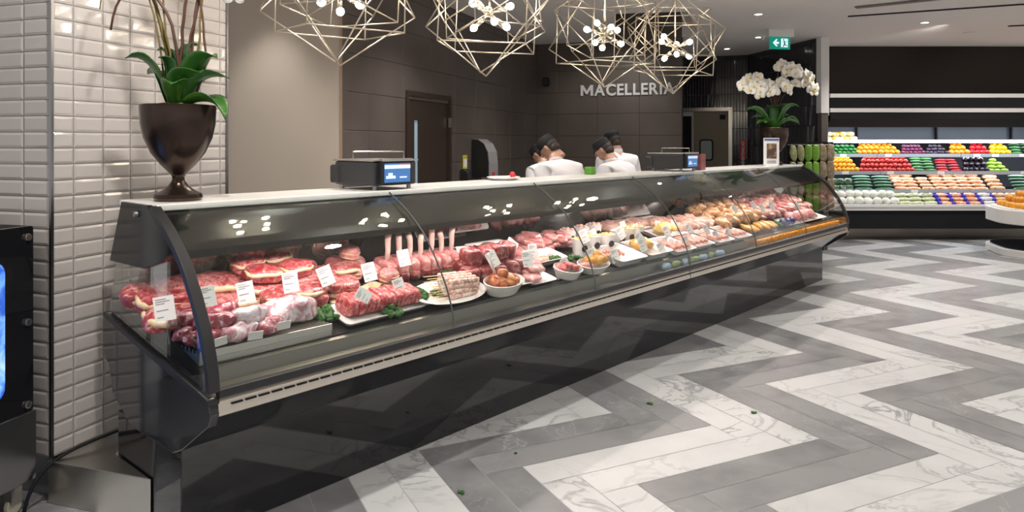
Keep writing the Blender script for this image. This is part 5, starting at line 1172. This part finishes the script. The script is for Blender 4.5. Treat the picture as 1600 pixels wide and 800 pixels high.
# ---------------------------------------------------------------- butchers
def eval_mesh(o):
    dg = bpy.context.evaluated_depsgraph_get(); return bpy.data.meshes.new_from_object(o.evaluated_get(dg))
def skin_mesh(name, joints, bones, sub=2):
    """joints: name -> (pos, radius); bones: list of pairs; the first joint is the root"""
    ks = list(joints); me = bpy.data.meshes.new(name); me.from_pydata([joints[k][0] for k in ks], [(ks.index(a), ks.index(b_)) for a, b_ in bones], [])
    o = bpy.data.objects.new(name, me); COL.objects.link(o)
    m = o.modifiers.new('s', 'SKIN'); m.use_smooth_shade = True
    for i, k in enumerate(ks):
        sv = me.skin_vertices[0].data[i]; r = joints[k][1]; sv.radius = r if hasattr(r, '__len__') else (r, r); sv.use_root = (i == 0)
    s_ = o.modifiers.new('u', 'SUBSURF'); s_.levels = sub; s_.render_levels = sub
    out = eval_mesh(o); bpy.data.objects.remove(o); return out
def head_mb(b, m):
    o = b.x; b.x = o @ m
    b.ball((0, 0, .0), (.073, .092, .105), 24, 18)           # skull
    b.ball((0, .028, -.055), (.055, .062, .06), 18, 12)       # jaw
    b.ball((0, .098, -.012), (.012, .020, .024), 10, 8); b.ball((0, .108, -.024), (.014, .012, .010), 10, 8)
    for sx in (-1, 1):
        b.ball((sx*.076, -.005, -.015), (.010, .020, .032), 10, 8)
        b.ball((sx*.030, .080, .008), (.016, .012, .010), 8, 6)
    b.ball((0, .085, -.058), (.024, .010, .007), 10, 6)
    b.tube([(0, -.02, -.05), (0, -.03, -.17)], [.052, .058], 16); b.x = o
def mrg(*mes):
    bm = bmesh.new()
    for me in mes: bm.from_mesh(me)
    out = bpy.data.meshes.new('m'); bm.to_mesh(out); bm.free(); return out
def person(loc, rz, lab, lean=.25, headpitch=.5, headyaw=0, h=1.0, arm=(.35, .35)):
    # local: faces +y, feet at z 0
    t = thing('person', lab, 'person', loc, rz)
    J = {}
    def fwd(z): return max(0, z-.95)*lean*1.2 + (0)
    def P(x, y, z): return (x, y+fwd(z), z-max(0, z-.95)*lean*.18)
    J['pelvis'] = (P(0, 0, .95), (.15, .11)); J['waist'] = (P(0, 0, 1.10), (.135, .10)); J['chest'] = (P(0, 0, 1.30), (.165, .12)); J['up'] = (P(0, -.01, 1.42), (.12, .09)); J['neck'] = (P(0, .0, 1.50), (.055, .055)); J['skull'] = (P(0, .02, 1.58), (.055, .055))
    bn = [('pelvis', 'waist'), ('waist', 'chest'), ('chest', 'up'), ('up', 'neck'), ('neck', 'skull')]
    cl = {k: J[k] for k in ('pelvis', 'waist', 'chest', 'up')}; cl['hem'] = (P(0, 0, .82), (.17, .13)); cl['nk'] = (P(0, -.005, 1.475), (.075, .07)); cb = [('up', 'nk'), ('pelvis', 'waist'), ('waist', 'chest'), ('chest', 'up'), ('pelvis', 'hem')]
    for s, n_ in ((-1, 'l'), (1, 'r')):
        sh = P(s*.185, 0, 1.40); el = Vector(P(s*.235, .06, 1.14)); wr = Vector((s*.13, el.y+.22, 1.06+arm[0 if s < 0 else 1]*.1))
        J['sh'+n_] = (sh, .062); J['el'+n_] = (tuple(el), .043); J['wr'+n_] = (tuple(wr), .027); J['pl'+n_] = (tuple(wr+Vector((-s*.02, .07, -.01))), (.040, .018))
        bn += [('up', 'sh'+n_), ('sh'+n_, 'el'+n_), ('el'+n_, 'wr'+n_), ('wr'+n_, 'pl'+n_)]
        for f in range(4):
            a = wr+Vector((-s*.02+(f-1.5)*.019, .105, -.012)); c = a+Vector((0, .035, -.012)); e_ = c+Vector((0, .018-.004*abs(f-1.5), -.022))
            for q, (v, r) in enumerate(((a, .0095), (c, .0085), (e_, .007))): J['f%s%d%d' % (n_, f, q)] = (tuple(v), r)
            bn += [('pl'+n_, 'f%s%d0' % (n_, f)), ('f%s%d0' % (n_, f), 'f%s%d1' % (n_, f)), ('f%s%d1' % (n_, f), 'f%s%d2' % (n_, f))]
        a = wr+Vector((-s*.055, .045, 0)); c = a+Vector((-s*.015, .03, -.01)); J['t%s0' % n_] = (tuple(a), .011); J['t%s1' % n_] = (tuple(c), .009)
        bn += [('wr'+n_, 't%s0' % n_), ('t%s0' % n_, 't%s1' % n_)]
        cl['sh'+n_] = (sh, .082); cl['el'+n_] = (tuple(el), .064); cl['cu'+n_] = (tuple(el.lerp(wr, .8)), .048)
        cb += [('up', 'sh'+n_), ('sh'+n_, 'el'+n_), ('el'+n_, 'cu'+n_)]
        J['hp'+n_] = (P(s*.09, 0, .88), .085); J['kn'+n_] = ((s*.10, .02, .49), .055); J['an'+n_] = ((s*.11, 0, .09), .038); J['to'+n_] = ((s*.12, .16, .04), .03)
        bn += [('pelvis', 'hp'+n_), ('hp'+n_, 'kn'+n_), ('kn'+n_, 'an'+n_), ('an'+n_, 'to'+n_)]
    body = skin_mesh('body', J, bn)
    hp = Vector(J['skull'][0])+Vector((0, .055, .06)); hm = Matrix.Translation(hp) @ Matrix.Rotation(headyaw, 4, 'Z') @ Matrix.Rotation(-headpitch, 4, 'X')
    b = MB(); head_mb(b, hm); hd = b.mesh('h', M['skin'], True)
    o = inst('body', mrg(body, hd), parent=t, scale=(h, h, h)); o.data.materials.append(M['skin'])
    rm = o.modifiers.new('union', 'REMESH'); rm.mode = 'VOXEL'; rm.voxel_size = .008; rm.use_smooth_shade = True
    cl = {k: (v[0], tuple(q*(1.38 if k != 'nk' else 1.1) for q in v[1]) if hasattr(v[1], '__len__') else v[1]*1.15) for k, v in cl.items()}
    cm = skin_mesh('coat', cl, cb, 3)
    co = Vector(J['neck'][0]); b = MB(); b.tube([co+Vector((0, -.01, -.07)), co+Vector((0, 0, .0)), co+Vector((0, .008, .03))], [.088, .070, .066], 20, cap=False)
    cm = mrg(cm, b.mesh('c', M['coat'], True)); cm.materials.append(M['coat']); 
    for p_ in cm.polygons: p_.use_smooth = True
    for v in cm.vertices:
        n_ = noise.noise(v.co*7)*.014+noise.noise(v.co*16)*.006; v.co += v.normal*n_
    inst('white_coat', cm, parent=t, scale=(h, h, h))
    cj = {'hp': (P(0, 0, .93), (.17, .13))}; cbn = []
    for s, n_ in ((-1, 'l'), (1, 'r')):
        cj['a'+n_] = ((s*.10, 0, .80), .10); cj['k'+n_] = ((s*.10, .02, .49), .075); cj['f'+n_] = ((s*.11, 0, .10), .06); cbn += [('hp', 'a'+n_), ('a'+n_, 'k'+n_), ('k'+n_, 'f'+n_)]
    tm = skin_mesh('tr', cj, cbn); tm.materials.append(M['pants']); inst('trousers', tm, parent=t, scale=(h, h, h))
    for s in (-1, 1):
        b = MB(); b.ball((s*.115, .06, .045), (.05, .14, .045), 14, 8, e=.8); b.build('shoe', M['blacksoft'], t, smooth=True, scale=(h, h, h))
    b = MB(); b.x = hm; b.ball((0, -.018, .002), (.0785, .088, .075), 20, 12); b.ball((0, -.045, -.045), (.066, .06, .06), 16, 10); b.build('hair', M['hair'], t, smooth=True, scale=(h, h, h))
    b = MB(); b.x = hm; b.lathe([(.081, .012), (.084, .040), (.084, .070), (.076, .098), (.05, .110), (.0001, .113)], 26, sy=1.16, c=(0, -.006, 0)); b.ball((0, .085, .022), (.055, .035, .007), 16, 6); b.build('black_cap', M['cap'], t, smooth=45, scale=(h, h, h))
    return t, hm
def wpos(px, d): return ((px-800)/FPX*d, d, 0)
def facing(v): return math.atan2(v[1], v[0])-PI/2
A_, hm = person(wpos(904, 6.35), facing((-.55, .9)), 'person in white coat and black cap bending forward, back turned, largest of the butchers', .55, .75, .5, .955)
b = MB(); b.x = hm
for s in (-1, 1): b.tube([(s*.034+.020*math.cos(a_*PI/5), .104, .006+.016*math.sin(a_*PI/5)) for a_ in range(11)], .0022, 6); b.tube([(s*.056, .100, .01), (s*.078, .0, .0)], .002, 6)
b.build('glasses', M['blackmatte'], A_)
person(wpos(880, 7.4), facing((-.3, .95)), 'person in black cap mostly hidden behind the largest butcher', .95, .8, .5, .93)
person(wpos(992, 7.02), facing((-.75, .75)), 'person in white coat and black cap turned left, in front of the other at right', .45, .6, .3, .935)
person(wpos(973, 7.95), facing((-.3, .95)), 'person in white coat and black cap standing behind, rightmost of the butchers', .25, .45, .3, .975)
b = MB(); b.bb(-.035, .035, -.035, .035, 0, .06); b.build('green_tub', mat('green tub', (.10, .30, .03), .5), bevel=.01, loc=Wc(3.43, .52, TOPZ+.001), rot=(0, 0, CA), label='small green tub on the case top between the two pairs of butchers', cat='tub')
